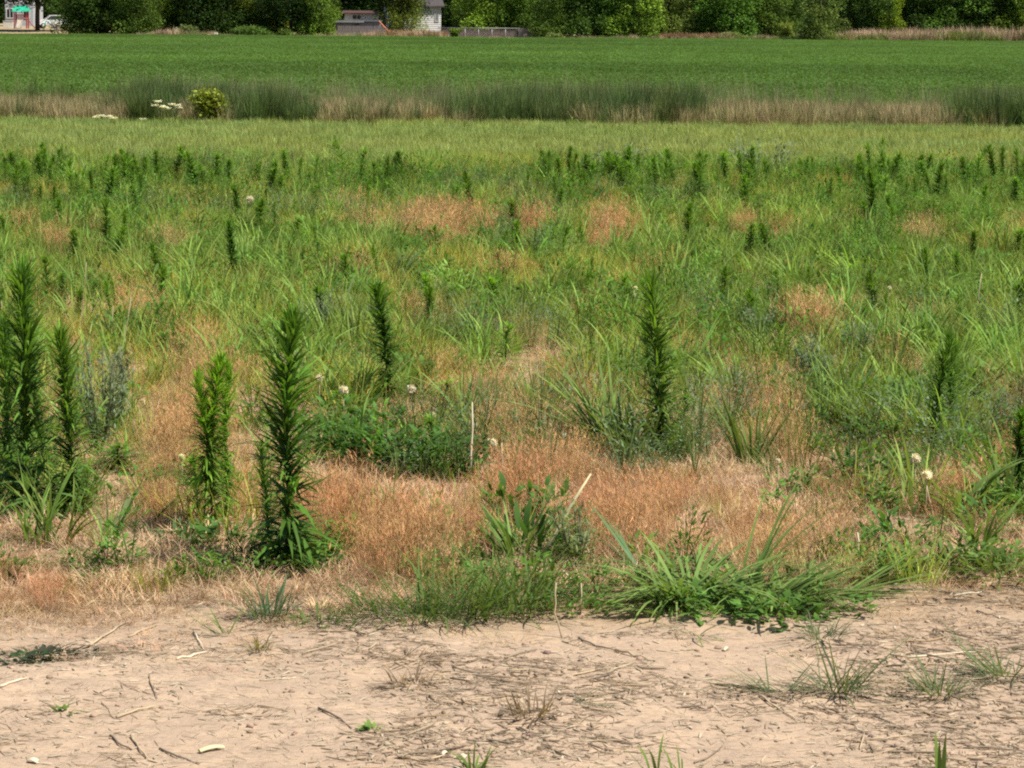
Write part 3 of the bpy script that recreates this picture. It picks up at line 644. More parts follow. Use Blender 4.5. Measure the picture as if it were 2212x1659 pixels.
def horseweed(px, yb, yt, label, tintc=(1, 1, 1), kind='tall', wide=1.0, group=None, heroleaves=0, lean=0, clear=0.0):
    p = dsp(px, yb); H = (yb - yt) * S / ppm(p[1])
    fol, stm = random.choice(HW if kind == 'tall' else HWs)
    r = empty('horseweed', (p[0], p[1], p[2] - .005), U(0, 6.28)); r.rotation_euler[0] = RNG.normal(0, .02); r.rotation_euler[1] = lean + RNG.normal(0, .02)
    tag(r, label, 'weed', group)
    f = bpy.data.objects.new('foliage', fol); s_ = bpy.data.objects.new('stem', stm)
    for o in (f, s_):
        COL.objects.link(o); o.parent = r; o.scale = (wide * max(H, .4) , wide * max(H, .4), H); o.color = (*tintc, 1)
    f['kind'] = 'stuff'
    if clear: f.scale[2] = H * (1 - clear); f.location = (0, 0, H * clear)
    for i in range(heroleaves):
        mb = MB(); az = i * 2.4 + U(0, .4); h = .02 + .20 * i / heroleaves
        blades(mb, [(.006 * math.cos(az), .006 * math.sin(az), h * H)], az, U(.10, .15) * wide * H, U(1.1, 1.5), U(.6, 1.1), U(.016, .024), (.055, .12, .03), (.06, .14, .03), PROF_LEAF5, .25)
        o = mb.obj('leaf', M_PLANT, r); o.color = (*tintc, 1)
    return r
DK = (.85, .92, .9); BR = (1.5, 1.45, 1.1); MD = (1, 1, 1)
horseweed(58, 1115, 575, 'tallest horseweed of the cluster at the left edge, bushy and dark green', DK, wide=1.0, heroleaves=22)
horseweed(20, 1075, 690, 'horseweed stem partly behind the tallest one at the left edge', DK, wide=1.0)
horseweed(95, 1040, 740, 'horseweed between the tallest one and its shorter right neighbour at left', DK, wide=.7)
horseweed(148, 1118, 712, 'shorter pointed horseweed on the right of the left-edge cluster', MD, wide=1.05, heroleaves=18)
horseweed(612, 1232, 672, 'large dark horseweed standing alone left of centre with drooping lower leaves', DK, wide=1.15, heroleaves=34)
horseweed(582, 1200, 960, 'thinner horseweed tucked against the left side of the large lone one', DK, wide=.9)
horseweed(440, 1150, 768, 'bright green horseweed left of the large lone one, front stem of a pair', BR, wide=.95, clear=.3)
horseweed(490, 1140, 785, 'bright green horseweed left of the large lone one, slimmer rear stem of a pair', BR, wide=.75, clear=.1)
horseweed(462, 1148, 800, 'bright green horseweed between the two stems of the bright pair', BR, wide=.85, clear=.1)
horseweed(425, 1120, 985, 'short bright horseweed at the foot of the bright pair', BR, kind='s', wide=1.3)
horseweed(838, 885, 612, 'dark horseweed standing just above the leafy mat near the centre', DK, wide=1.3, clear=.12)
horseweed(1424, 985, 600, 'tall narrow horseweed right of centre beside a leaning coarse grass', MD, wide=1.15, heroleaves=10)
horseweed(1405, 880, 690, 'thin horseweed just behind the tall one right of centre', MD, wide=.9)
horseweed(2012, 985, 720, 'dark slender horseweed on the right, left stem of a close pair', DK, wide=1.08)
horseweed(2048, 945, 735, 'green horseweed on the right, right stem of a close pair', MD, wide=1.08)
horseweed(506, 622, 476, 'small dark horseweed in the meadow on the left, nearer of two in line', (.6, .72, .7), wide=1.2)
horseweed(516, 500, 400, 'small dark horseweed in the meadow on the left, farther of two in line', DK, wide=1.40)
horseweed(555, 522, 432, 'small leafy horseweed right of the two in line in the left meadow', MD, wide=1.71)
horseweed(230, 562, 432, 'small horseweed alone in the far left meadow', MD, wide=1.55)
horseweed(1088, 798, 700, 'short feathery horseweed on the bare patch at centre', BR, kind='s', wide=1.3)
horseweed(1318, 798, 728, 'short bushy horseweed right of the bare patch at centre', MD, kind='s', wide=1.5)
horseweed(258, 1015, 950, 'small low horseweed on the dry ground right of the left cluster', MD, kind='s', wide=1.6)
horseweed(963, 880, 820, 'short bright horseweed sprouting at the right end of the leafy mat', BR, kind='s', wide=1.7)
horseweed(772, 900, 840, 'short bright horseweed sprouting at the left end of the leafy mat', BR, kind='s', wide=1.7)
horseweed(353, 768, 715, 'tiny horseweed above the bronze patch on the left', MD, kind='s', wide=1.6)
horseweed(1112, 515, 432, 'horseweed right of the distant bronze patch in mid field', MD, wide=1.71)
horseweed(1018, 482, 372, 'slim horseweed before the distant bronze patch in mid field', MD, wide=1.40)
horseweed(1885, 502, 365, 'tall slim dark horseweed in the far right meadow', DK, wide=1.24)
horseweed(1922, 492, 420, 'shorter slim horseweed right of the tall one in the far right meadow', DK, wide=1.24)
horseweed(1758, 527, 484, 'tiny nearly black horseweed in the right meadow', (.45, .55, .6), wide=1.3)
horseweed(1660, 572, 484, 'slim horseweed left of the tiny black one in the right meadow', MD, wide=1.40)
horseweed(1484, 545, 440, 'slim horseweed in the meadow above the tall narrow one right of centre', MD, wide=1.40)
horseweed(930, 705, 592, 'pale feathery horseweed in the meadow above the leafy mat', BR, wide=1.1)
horseweed(1075, 690, 600, 'pale horseweed in the meadow right of the feathery one', BR, wide=1.40)
horseweed(2205, 700, 618, 'dark horseweed cut by the right picture edge in mid meadow', DK, wide=1.2)
horseweed(2206, 425, 342, 'dark bushy horseweed cut by the right picture edge far back', DK, wide=1.6)
horseweed(2198, 1085, 880, 'dark leafy horseweed at the right picture edge beside the bronze grass', DK, wide=1.4)
horseweed(-4, 790, 665, 'dark horseweed cut by the left picture edge', DK, wide=1.0)
horseweed(60, 900, 560, 'feathery grey-green horseweed rising behind the tallest one at left', (1.3, 1.25, 1.6), wide=.8)
horseweed(1475, 940, 850, 'short horseweed at the right foot of the tall narrow one', MD, kind='s', wide=1.4)
horseweed(935, 1010, 900, 'horseweed sprout in the middle of the leafy mat', MD, kind='s', wide=1.5)
horseweed(940, 555, 490, 'small horseweed in the meadow left of centre beneath the bronze patch', MD, kind='s', wide=1.4)
horseweed(1260, 560, 490, 'small horseweed in mid meadow just right of centre', MD, kind='s', wide=1.4)
# back rows: nothing tells these apart
for q in range(270):
    px = U(-60, 2270); yb = 398 + abs(RNG.normal(0, 32)); 
    if vnoise(px / 90., yb / 40., 5) < .3: continue
    hh = U(30, 72) + 38 * vnoise(px / 50., 3., 7) * (yb - 50) / 370
    fol, stm = random.choice(HW + HWs); p = dsp(px, yb); H = hh * S / ppm(p[1])
    o = bpy.data.objects.new('horseweed', fol); COL.objects.link(o); o.location = (p[0], p[1], p[2] - .01); o.rotation_euler = (RNG.normal(0, .05), RNG.normal(0, .05), U(0, 6.28))
    wd = U(1.0, 2.1) * H; o.scale = (wd, wd, H); c = U(.8, 1.35); o.color = (c, c, c * U(.9, 1.1), 1)
    tag(o, 'small horseweed in the distant dark green rows before the mown strip', 'weed', 'horseweeds in the distant rows')
for q in range(120):
    px = U(-40, 2250); yb = U(440, 740); p = dsp(px, yb)
    if brown(np.array([p[0]]), np.array([p[1]]))[0] > .6: continue
    hh = U(40, 95) * (yb - 50) / 520; fol, stm = random.choice(HW + HWs); H = hh * S / ppm(p[1])
    o = bpy.data.objects.new('horseweed', fol); COL.objects.link(o); o.location = (p[0], p[1], p[2] - .01); o.rotation_euler = (0, 0, U(0, 6.28))
    wd = U(1.0, 2.2) * H; o.scale = (wd, wd, H); c = U(.8, 1.35); o.color = (c, c, c * .9, 1)
    tag(o, 'young green horseweed half hidden in the meadow grass of the middle field', 'weed', 'horseweeds hidden in the meadow')

# ------------------------------------------------------------------ leafy plants (each leaf a part)
def leaf_plant(name, px, py, n, R, h, L, w, c0, c1, label, cat='weed', prof=PROF_LEAF5, lean=(.5, 1.5), curv=(.2, .9), az0=None, azs=9, fill=0, tintc=(1, 1, 1), off=0.0):
    p = dsp(px, py); r = empty(name, p); tag(r, label, cat)
    for i in range(n):
        az = U(0, 6.283) if az0 is None else az0 + RNG.normal(0, azs); rr = R * math.sqrt(U(0, 1)); b_ = (rr * math.cos(az + U(-.6, .6)), rr * math.sin(az + U(-.6, .6)), h * U(0, 1) * (1 - .4 * rr / max(R, 1e-3)))
        mb = MB(); blades(mb, [b_], az, L * U(.65, 1.15), U(*lean), U(*curv), w * U(.7, 1.2), c0, c1, prof, .3, .18)
        o = mb.obj('leaf' if prof is PROF_LEAF5 else 'blade', M_PLANT, r); o.color = (*tintc, 1)
    if fill:
        mb = MB(); a = U(0, 6.283, fill); rr = R * np.sqrt(U(0, 1, fill)) * 1.1
        blades(mb, np.stack([rr * np.cos(a), rr * np.sin(a), h * U(0, .8, fill)], 1), a + RNG.normal(0, .8, fill), U(.4, .9, fill) * L, U(lean[0], lean[1], fill), U(curv[0], curv[1], fill), U(.4, .8, fill) * w, c0, c1, prof, .4, .22)
        o = mb.obj('foliage', M_PLANT, r); o['kind'] = 'stuff'; o.color = (*tintc, 1)
    return r
LG0, LG1 = (.06, .14, .028), (.10, .22, .038); GR0, GR1 = (.10, .165, .038), (.16, .24, .05); BL0, BL1 = (.15, .235, .06), (.22, .33, .085)
# leafy mat near the centre
for (a, b, lab) in [(705, 985, 'leftmost leafy plant of the dense dark mat near the centre'), (760, 1000, 'leafy plant second from the left in the dark mat near the centre'),
                    (815, 1015, 'middle leafy plant of the dark mat, below the dark horseweed'), (870, 1028, 'leafy plant right of the middle of the dark mat'),
                    (925, 1020, 'leafy plant of the dark mat left of the deep shaded gap'), (985, 1032, 'leafy plant at the right end of the dark mat, below the white stalk'),
                    (840, 965, 'leafy plant at the back of the dark mat'), (740, 935, 'leafy plant at the back left of the dark mat')]:
    leaf_plant('leafy_weed', a, b, 30, .12, .19, .08, .024, LG0, LG1, lab, fill=190)
# dock plants
leaf_plant('dock_plant', 1130, 1205, 34, .09, .12, .11, .022, (.07, .15, .035), (.1, .21, .04), 'broad-leaved dock below the pale yellow leaning stalk', fill=30, lean=(.1, 1.1))
leaf_plant('dock_plant', 1100, 1130, 26, .08, .14, .08, .02, LG0, LG1, 'smaller dock left of the pale yellow leaning stalk', fill=40, lean=(.1, 1.3))
leaf_plant('dock_plant', 1180, 1140, 22, .08, .16, .08, .03, LG0, LG1, 'dark leafy dock behind the pale yellow leaning stalk', fill=50)
leaf_plant('dock_plant', 75, 1120, 20, .12, .17, .12, .034, (.09, .19, .05), (.13, .25, .06), 'light green large-leaved weed at the foot of the left horseweed cluster', fill=40)
leaf_plant('dock_plant', 2075, 1120, 14, .06, .06, .26, .024, BL0, BL1, 'arching broad-leaved weed in the right-hand leafy group', fill=10, lean=(.1, .8), curv=(.6, 1.6))
leaf_plant('leafy_weed', 480, 1190, 22, .13, .10, .07, .022, LG0, LG1, 'low dark leafy weed in the shade left of the large horseweed', fill=110)
leaf_plant('leafy_weed', 400, 1180, 14, .10, .08, .06, .02, (.09, .16, .05), (.12, .2, .06), 'low pale leafy weed left of the shaded one by the large horseweed', fill=70)
leaf_plant('leafy_weed', 655, 1205, 18, .10, .08, .09, .026, LG0, LG1, 'low leafy weed at the right foot of the large horseweed', fill=50)
leaf_plant('leafy_weed', 1560, 1330, 24, .13, .08, .06, .026, (.08, .17, .035), (.12, .25, .04), 'bright low leafy weed under the broad-bladed grass', fill=110)
leaf_plant('leafy_weed', 1690, 1342, 24, .14, .07, .055, .024, (.08, .17, .035), (.12, .25, .04), 'low leafy weed at the sand edge right of the broad-bladed grass', fill=120)
leaf_plant('leafy_weed', 1800, 1325, 18, .12, .06, .05, .022, (.08, .17, .035), (.12, .25, .04), 'low leafy weed at the right end of the green edge patch', fill=90)
leaf_plant('leafy_weed', 1245, 1318, 20, .12, .07, .045, .02, (.08, .18, .03), (.12, .25, .04), 'low round-leaved weed behind the jointed pale stalk', fill=120)
leaf_plant('leafy_weed', 1940, 1175, 18, .12, .12, .07, .022, LG0, LG1, 'dark leafy weed in the shaded hollow on the right', fill=110)
leaf_plant('leafy_weed', 2040, 1240, 20, .14, .10, .08, .02, GR0, GR1, 'low leafy weed in front of the right-hand arching one', fill=110)
leaf_plant('leafy_weed', 2150, 1255, 20, .14, .10, .07, .02, GR0, GR1, 'low leafy weed in the lower right corner of the green growth', fill=110)
leaf_plant('leafy_weed', 2140, 1160, 16, .12, .14, .08, .02, LG0, LG1, 'leafy weed behind the one in the lower right corner', fill=90)
leaf_plant('leafy_weed', 1545, 735, 24, .14, .30, .07, .024, (.045, .12, .03), (.07, .18, .035), 'dark leafy weed standing in the meadow right of the tall narrow horseweed', fill=120)
leaf_plant('leafy_weed', 1590, 720, 14, .12, .24, .06, .02, (.06, .15, .03), (.09, .2, .035), 'leafy weed just right of the dark one in the right meadow', fill=110)
leaf_plant('leafy_weed', 1895, 965, 18, .12, .12, .08, .02, LG0, LG1, 'dark low weed under the bright grass in the right middle ground', fill=100)
leaf_plant('leafy_weed', 1380, 970, 16, .16, .12, .07, .018, GR0, GR1, 'leafy weed at the foot of the tall narrow horseweed right of centre', fill=130)
leaf_plant('creeping_weed', 40, 1432, 22, .10, .02, .045, .022, (.035, .085, .03), (.06, .12, .04), 'dark creeping weed flat on the sand at the left edge', fill=50, lean=(1.1, 1.5), curv=(0, .2))
leaf_plant('creeping_weed', 140, 1418, 14, .09, .015, .035, .018, (.05, .06, .035), (.08, .08, .05), 'purplish creeping weed flat on the sand right of the green one', fill=60, lean=(1.1, 1.5), curv=(0, .2))
leaf_plant('creeping_weed', 95, 1418, 10, .08, .015, .035, .018, (.05, .06, .035), (.08, .08, .05), 'purplish runner between the green creeping weed and its brown end', fill=40, lean=(1.1, 1.5), curv=(0, .2))
leaf_plant('small_rosette', 125, 1290, 9, .01, .01, .06, .020, (.10, .18, .05), (.13, .22, .06), 'small green rosette on the dry patch in the left foreground', lean=(.7, 1.3))
leaf_plant('small_rosette', 140, 1540, 12, .02, .01, .03, .010, GR0, GR1, 'small green sprig on the sand in the lower left', lean=(.5, 1.3))
leaf_plant('small_rosette', 802, 1580, 14, .02, .01, .03, .012, (.13, .22, .05), (.18, .3, .06), 'small bright green sprout on the open sand at lower centre', lean=(.4, 1.4))
leaf_plant('small_rosette', 240, 1225, 8, .02, .01, .05, .014, GR0, GR1, 'pale small rosette on the dry ground left of the horseweeds', lean=(.5, 1.3))

# grass clumps (each blade a part)
def clump(px, py, n, R, L, w, label, c=(GR0, GR1), lean=(.1, 1.0), curv=(.3, 1.4), az0=None, azs=9, fill=0, tintc=(1, 1, 1), h=.01, name='grass_clump'):
    return leaf_plant(name, px, py, n, R, h, L, w, c[0], c[1], label, 'grass', PROF_G5, lean, curv, az0, azs, fill, tintc)
clump(1480, 1300, 70, .10, .36, .0145, 'broad-bladed bright grass clump at the sand edge, left half of the big one', (BL0, BL1), lean=(.6, 1.35), curv=(.5, 1.3), fill=160)
clump(1440, 1330, 14, .04, .24, .013, 'low broad-bladed grass clump spreading left over the dark hollow', (BL0, BL1), az0=math.pi, azs=.5, lean=(.8, 1.3), curv=(.2, .7))
clump(1650, 1305, 74, .13, .33, .0135, 'broad-bladed grass clump at the sand edge, right half of the big one', (BL0, BL1), lean=(.75, 1.4), curv=(.4, 1.2), az0=.3, azs=1.3, fill=160)
clump(1790, 1290, 22, .06, .34, .010, 'long dark grass blades sweeping right from the big grass clump', (BL0, BL1), az0=.05, azs=.35, lean=(1.0, 1.45), curv=(-.1, .4), fill=20)
clump(1600, 1290, 9, .04, .42, .0125, 'tall arching blades rising from the middle of the big grass clump', (BL0, BL1), az0=.4, azs=.5, lean=(.25, .7), curv=(.3, .9))
clump(1395, 1240, 9, .03, .26, .012, 'light-striped blades fanning left above the big grass clump', ((.16, .26, .13), (.14, .26, .09)), az0=2.6, azs=.25, lean=(.5, .8), curv=(.1, .4))
clump(920, 1335, 40, .11, 0.28, .006, 'fine dark grass clump at the sand edge left of centre', lean=(.5, 1.35), curv=(.2, .9), fill=130, tintc=(.8, .85, .9))
clump(1030, 1330, 40, .12, 0.30, .0065, 'fine dark grass clump at the sand edge at centre', lean=(.3, 1.25), curv=(.2, 1.0), fill=140, tintc=(.8, .85, .9))
clump(1125, 1322, 36, .11, 0.28, .0065, 'fine grass clump at the sand edge in front of the dock leaves', lean=(.3, 1.3), curv=(.2, 1.0), fill=130, tintc=(.9, .92, .9))
clump(820, 1325, 30, .11, .20, .0055, 'sprawling fine grass clump, leftmost of the green edge patch', lean=(.8, 1.4), curv=(.1, .7), fill=80, tintc=(.8, .85, .85))
clump(1000, 1265, 26, .10, .16, .006, 'fine grass clump behind the central ones at the sand edge', fill=90)
clump(1120, 1225, 12, .03, .24, .012, 'upright broad green blades rising behind the fine grass near the centre', (BL0, BL1), lean=(.05, .6), curv=(.3, .9))
clump(1165, 1210, 14, .04, .26, .010, 'arching blue-green blades under the pale yellow leaning stalk', (BL0, BL1), az0=.3, azs=.5, lean=(.5, 1.0), curv=(.5, 1.3), fill=20)
clump(580, 1335, 30, .05, .13, .0055, 'small blue-green grass tuft at the sand edge below the large horseweed', ((.10, .16, .08), (.12, .2, .09)), lean=(.2, 1.2), curv=(.1, .6), fill=60)
clump(690, 1345, 20, .06, .12, .005, 'small fine grass tuft right of the blue-green one at the sand edge', lean=(.7, 1.4), fill=50, tintc=(.85, .9, .85))
clump(490, 1372, 9, .03, .13, .0055, 'thin green runner grass on the sand below the blue-green tuft', az0=2.4, azs=.7, lean=(.8, 1.4), curv=(-.1, .3))
clump(560, 1405, 16, .03, .06, .004, 'tiny yellowish grass tuft alone on the sand, left half', ((.24, .22, .09), (.3, .26, .11)), fill=30)
clump(1810, 1495, 34, .06, .20, .0058, 'sprawling crabgrass on the right-hand sand, largest of the three', ((.13, .17, .08), (.16, .2, .09)), lean=(.5, 1.4), curv=(.0, .7), fill=60)
clump(1690, 1500, 18, .05, .18, .0052, 'sprawling crabgrass runner on the sand left of the largest one', ((.13, .17, .08), (.16, .2, .09)), az0=2.9, azs=.5, lean=(.9, 1.4), curv=(-.1, .4), fill=20)
clump(2035, 1500, 24, .06, .16, .0052, 'sprawling crabgrass on the sand right of the largest one', ((.13, .17, .08), (.16, .2, .09)), lean=(.6, 1.4), curv=(.0, .6), fill=50)
clump(2170, 1465, 20, .06, .19, .0052, 'crabgrass sprawling in from the right picture edge on the sand', ((.12, .17, .07), (.14, .19, .08)), az0=3.0, azs=.9, lean=(.8, 1.4), curv=(-.1, .5), fill=40)
clump(1780, 1378, 24, .06, .10, .0055, 'small arching grass tuft on the sand just below the green edge patch', ((.13, .17, .08), (.17, .2, .1)), lean=(.3, 1.2), curv=(.4, 1.2), fill=30)
clump(1500, 1375, 10, .03, .12, .005, 'thin grass tuft on the sand below the left end of the big grass clump', lean=(.8, 1.4))
clump(1020, 1668, 14, .03, .07, .006, 'small green tuft cut by the bottom edge at centre', lean=(.1, 1.0), tintc=(1.2, 1.2, 1.1))
clump(1425, 1680, 7, .04, .11, .006, 'thin green blades cut by the bottom edge right of centre', lean=(.05, .5), tintc=(1.1, 1.1, 1))
clump(1480, 1676, 7, .05, .08, .005, 'short green blades cut by the bottom edge, right of the thin ones', lean=(.1, .9), tintc=(1.1, 1.1, 1))
clump(2028, 1700, 5, .012, .13, .014, 'upright broad green blades cut by the bottom edge at right', lean=(.03, .3), curv=(0, .3))
clump(1150, 1548, 26, .05, .09, .005, 'dead grey root crown with bent stems on the sand at centre', ((.24, .18, .12), (.3, .23, .15)), lean=(.2, 1.4), curv=(-.1, .8), fill=40, name='dead_clump')
clump(1230, 1520, 12, .05, .13, .005, 'grey-green runner grass beside the dead root crown', ((.2, .2, .12), (.22, .23, .14)), az0=.0, azs=.8, lean=(1.1, 1.45), curv=(0, .2), name='runner_grass')
clump(880, 1480, 22, .06, .07, .005, 'dead brown root crown on the sand left of centre', ((.26, .19, .13), (.34, .26, .17)), lean=(.4, 1.4), curv=(-.1, .8), fill=30, name='dead_clump')
clump(900, 1425, 18, .08, .08, .0045, 'dark matted dead roots on the sand above the brown root crown', ((.24, .18, .12), (.3, .23, .15)), lean=(1.1, 1.5), curv=(0, .2), fill=40, name='dead_clump')
clump(1240, 735, 3, .02, .2, .01, 'small grass sprig left of the leaning coarse grass', az0=2.2, azs=.3)
clump(1322, 968, 26, .05, .54, .013, 'tall coarse grass leaning left beside the tall narrow horseweed', (BL0, BL1), az0=2.95, azs=.6, lean=(.3, .85), curv=(.1, .9), fill=10, tintc=(.95, .95, .85))
clump(1370, 985, 34, .08, .34, .013, 'coarse green grass at the foot of the tall narrow horseweed', lean=(.1, .9), fill=50)
clump(1450, 990, 30, .08, .32, .012, 'coarse green grass right of the tall narrow horseweed', lean=(.1, 1.0), fill=40)
clump(1625, 1005, 30, .06, .30, .010, 'upright coarse grass between two bronze patches right of centre', lean=(.05, .6), curv=(.1, .8), fill=20)
clump(1590, 935, 14, .05, .24, .010, 'coarse grass just left of the upright one between the bronze patches', fill=20)
clump(1900, 935, 30, .07, .30, .009, 'bright green grass clump left of the right-hand horseweed pair', lean=(.1, 1.0), fill=70, tintc=(1.2, 1.15, 1))
clump(2085, 930, 34, .08, .28, .009, 'bright yellow-green grass clump right of the right-hand horseweed pair', lean=(.1, .9), fill=80, tintc=(1.35, 1.25, 1))
clump(770, 870, 12, .03, .26, .008, 'slim upright grass left of the dark horseweed above the mat', lean=(.05, .35), curv=(.1, .5), fill=10)
clump(998, 905, 10, .02, .26, .009, 'slim upright grass beside the white stalk above the leafy mat', lean=(.05, .3), curv=(0, .4))
clump(235, 1160, 14, .03, .22, .010, 'pale green grass fan on the dry ground between the horseweed groups', ((.17, .24, .09), (.22, .3, .12)), az0=.3, azs=.7, lean=(.2, .9), curv=(0, .6), fill=16)
clump(310, 1140, 8, .03, .22, .007, 'thin green grass leaning right on the dry ground near the bright horseweeds', az0=.2, azs=.3, lean=(.7, 1.0), curv=(0, .3))
clump(165, 1110, 10, .03, .25, .011, 'broad pale blades at the right foot of the left horseweed cluster', (BL0, BL1), az0=5.6, azs=.5, lean=(.4, 1.0), curv=(.4, 1.2))
clump(2110, 1210, 14, .04, .34, .013, 'broad arching blades in the right-hand leafy group', (BL0, BL1), lean=(.1, .8), curv=(.5, 1.4), fill=8)
clump(2165, 1110, 8, .02, .30, .014, 'two or three tall broad blades on the right beside the sandy patch', (BL0, BL1), lean=(.03, .5), curv=(.2, .8))
clump(2200, 1010, 8, .03, .30, .012, 'tall green blades at the right picture edge below the dark horseweed', lean=(.05, .6))
clump(740, 690, 14, .04, .32, .014, 'large pale-bladed grass in the left middle meadow', ((.17, .25, .1), (.22, .32, .13)), lean=(.1, .9), curv=(.6, 1.6), fill=10)
clump(860, 600, 18, .05, .36, .016, 'arching pale-bladed grass in the meadow left of centre', ((.17, .25, .1), (.22, .32, .13)), lean=(.1, .9), curv=(.8, 1.8), fill=10)
clump(1990, 600, 12, .05, .40, .018, 'arching pale broad grass in the right meadow', ((.17, .25, .1), (.22, .32, .13)), lean=(.1, .9), curv=(.5, 1.4), fill=8)
clump(1170, 650, 16, .06, .30, .012, 'bright grass clump in the middle meadow', lean=(.1, .9), fill=20, tintc=(1.3, 1.2, 1))
# grey-green bushy weeds
def bushy(px, py, R, h, label, c0=(.17, .23, .13), c1=(.22, .29, .16), n=900, L=.03, w=.0065, cat='weed'):
    p = dsp(px, py); r = empty('bushy_weed', p); tag(r, label, cat)
    sm = MB()
    a = U(0, 6.28, 14); hh = U(.6, 1., 14) * h; tips = []
    for i in range(14):
        q = np.array([[0, 0, 0], [R * .35 * math.cos(a[i]), R * .35 * math.sin(a[i]), hh[i] * .5], [R * .8 * math.cos(a[i]) * U(.3, 1), R * .8 * math.sin(a[i]) * U(.3, 1), hh[i]]]); tube(sm, q, [.004, .003, .0015], 4, (.2, .22, .12)); tips.append(q)
    o = sm.obj('stem', M_PLANT, r)
    mb = MB(); k = RNG.integers(0, 14, n); t = U(.15, 1, n); T_ = np.array(tips); pos = np.where((t < .5)[:, None], T_[k, 0] + (T_[k, 1] - T_[k, 0]) * (t * 2)[:, None], T_[k, 1] + (T_[k, 2] - T_[k, 1]) * ((t - .5) * 2)[:, None])
    pos += RNG.normal(0, R * .14, (n, 3)); pos[:, 2] = np.maximum(pos[:, 2], .01)
    blades(mb, pos, U(0, 6.28, n), U(.6, 1.2, n) * L, U(.3, 1.5, n), .3, U(.7, 1.3, n) * w, c0, c1, PROF_LEAF, .5, .2)
    o = mb.obj('foliage', M_PLANT, r); o['kind'] = 'stuff'; return r
bushy(215, 985, .15, .46, 'hazy blue-green bushy weed right of the left horseweed cluster')
bushy(245, 940, .12, .36, 'hazy blue-green bushy weed just behind the larger one on the left')
bushy(1640, 760, .16, .24, 'grey-green bushy weed in the right meadow beside the dark leafy weed')
bushy(1760, 850, .14, .28, 'grey-green bushy weed left of the right-hand bronze grass')
bushy(1850, 790, .14, .22, 'grey-green bushy weed in the right middle ground')
bushy(2180, 960, .14, .22, 'blue-green bushy weed near the right picture edge')
bushy(1650, 390, .55, .42, 'grey-green bushy weed at the far edge of the weeds right of centre', L=.06, w=.02, n=700)
bushy(1320, 385, .5, .38, 'grey-green bushy weed at the far edge of the weeds left of its twin', L=.06, w=.02, n=700)
bushy(620, 860, .1, .2, 'thin grey-green weed behind the large lone horseweed')
bushy(1248, 1225, .13, .2, 'wispy grey-green weed above the jointed pale stalk', (.2, .27, .11), (.27, .33, .14), n=330)
bushy(680, 730, .16, .22, 'grey-green weed in the left meadow above the large lone horseweed')

# ------------------------------------------------------------------ seed heads
def seed_head(px, py, d, yb, label, lean=0):
    """round fluffy head centred at (px, py); foot on the ground at row yb"""
    p = dsp(px, yb); k = ppm(p[1]) / S; H = (yb - py) / k; r = empty('seed_head_flower', p); tag(r, label, 'flower')
    mb = MB(); tube(mb, [(0, 0, 0), (lean * .3, .005, H * .5), (lean, 0, H)], [.0025, .002, .0018], 5, (.5, .42, .27)); mb.obj('stem', M_DRY, r)
    mb = MB(); n = 260; ph = U(0, 6.283, n); ct = U(-.55, 1, n); st = np.sqrt(1 - ct ** 2)
    c = np.array([lean, 0, H]); R = d / k / 2
    blades(mb, np.tile(c, (n, 1)), ph, R * U(.7, 1.15, n), np.arccos(ct), 0, .0028 * R / .012, (.6, .53, .4), (.9, .86, .74), (.5, .8, 1.6, 0), .8, .08)
    blob(mb, c, R * .72, 10, 7, .06, (.80, .75, .62)); mb.obj('fluff', M_PLANT, r); return r
seed_head(690, 816, 19, 890, 'small white seed head, leftmost of those above the leafy mat')
seed_head(742, 842, 23, 930, 'bright white flat seed head just above the leafy mat')
seed_head(888, 840, 24, 940, 'round tan-white seed head right of the dark horseweed')
seed_head(934, 896, 18, 960, 'pale faint seed head low over the right end of the leafy mat')
seed_head(1057, 955, 24, 1024, 'cream button seed head on a short stem beside the bronze grass', lean=.01)
seed_head(1976, 990, 26, 1080, 'white seed head in the right bronze grass, upper of two')
seed_head(2000, 1024, 26, 1130, 'white open seed head in the right bronze grass, lower of two')
seed_head(540, 431, 18, 500, 'large round white seed head standing far back in the left meadow')
seed_head(1680, 994, 12, 1060, 'tiny pale seed head in the bronze grass right of centre')
seed_head(1373, 622, 11, 690, 'tiny pale seed head in the meadow near the tall narrow horseweed')
seed_head(1920, 622, 11, 690, 'tiny white seed head in the right meadow')
seed_head(393, 985, 14, 1060, 'dull small seed head beside the bright horseweed pair')
seed_head(2120, 968, 16, 1040, 'dull cream seed head near the right picture edge')

# white umbels and bushes on the bank
def umbel_plant(px, yb, heads, label):
    p = dsp(px, yb); r = empty('umbel_plant', p); k = ppm(p[1]) / S; tag(r, label, 'flower')
    sm = MB(); 
    for (hx, hy, s_) in heads:
        t = np.array([(hx - px) / k, U(-.1, .1), (yb - hy) / k]); tube(sm, [(0, 0, 0), t * .5 + np.array([0, 0, .03]), t], [.008, .006, .005], 5, (.12, .18, .06))
    sm.obj('stem', M_PLANT, r)
    for (hx, hy, s_) in heads:
        t = np.array([(hx - px) / k, U(-.1, .1), (yb - hy) / k]); mb = MB(); n = 60; a = U(0, 6.28, n); rr = s_ / k / 2 * np.sqrt(U(0, 1, n)) 
        blades(mb, t + np.stack([rr * np.cos(a), rr * np.sin(a), U(0, .03, n)], 1), a, U(.02, .045, n), U(1, 1.5, n), .1, .03, (.8, .8, .74), (.85, .85, .8), (.6, 1, 0), .6, .04)
        mb.obj('flower_cluster', M_PLANT, r)
    return r
umbel_plant(345, 269, [(340, 222, 14), (335, 230, 12), (352, 233, 14), (362, 236, 10)], 'tall white-flowered umbel plant in the dark bank growth at left')
umbel_plant(380, 269, [(372, 228, 12), (383, 230, 14), (386, 236, 10)], 'white-flowered umbel plant beside the yellow-green bush on the bank')
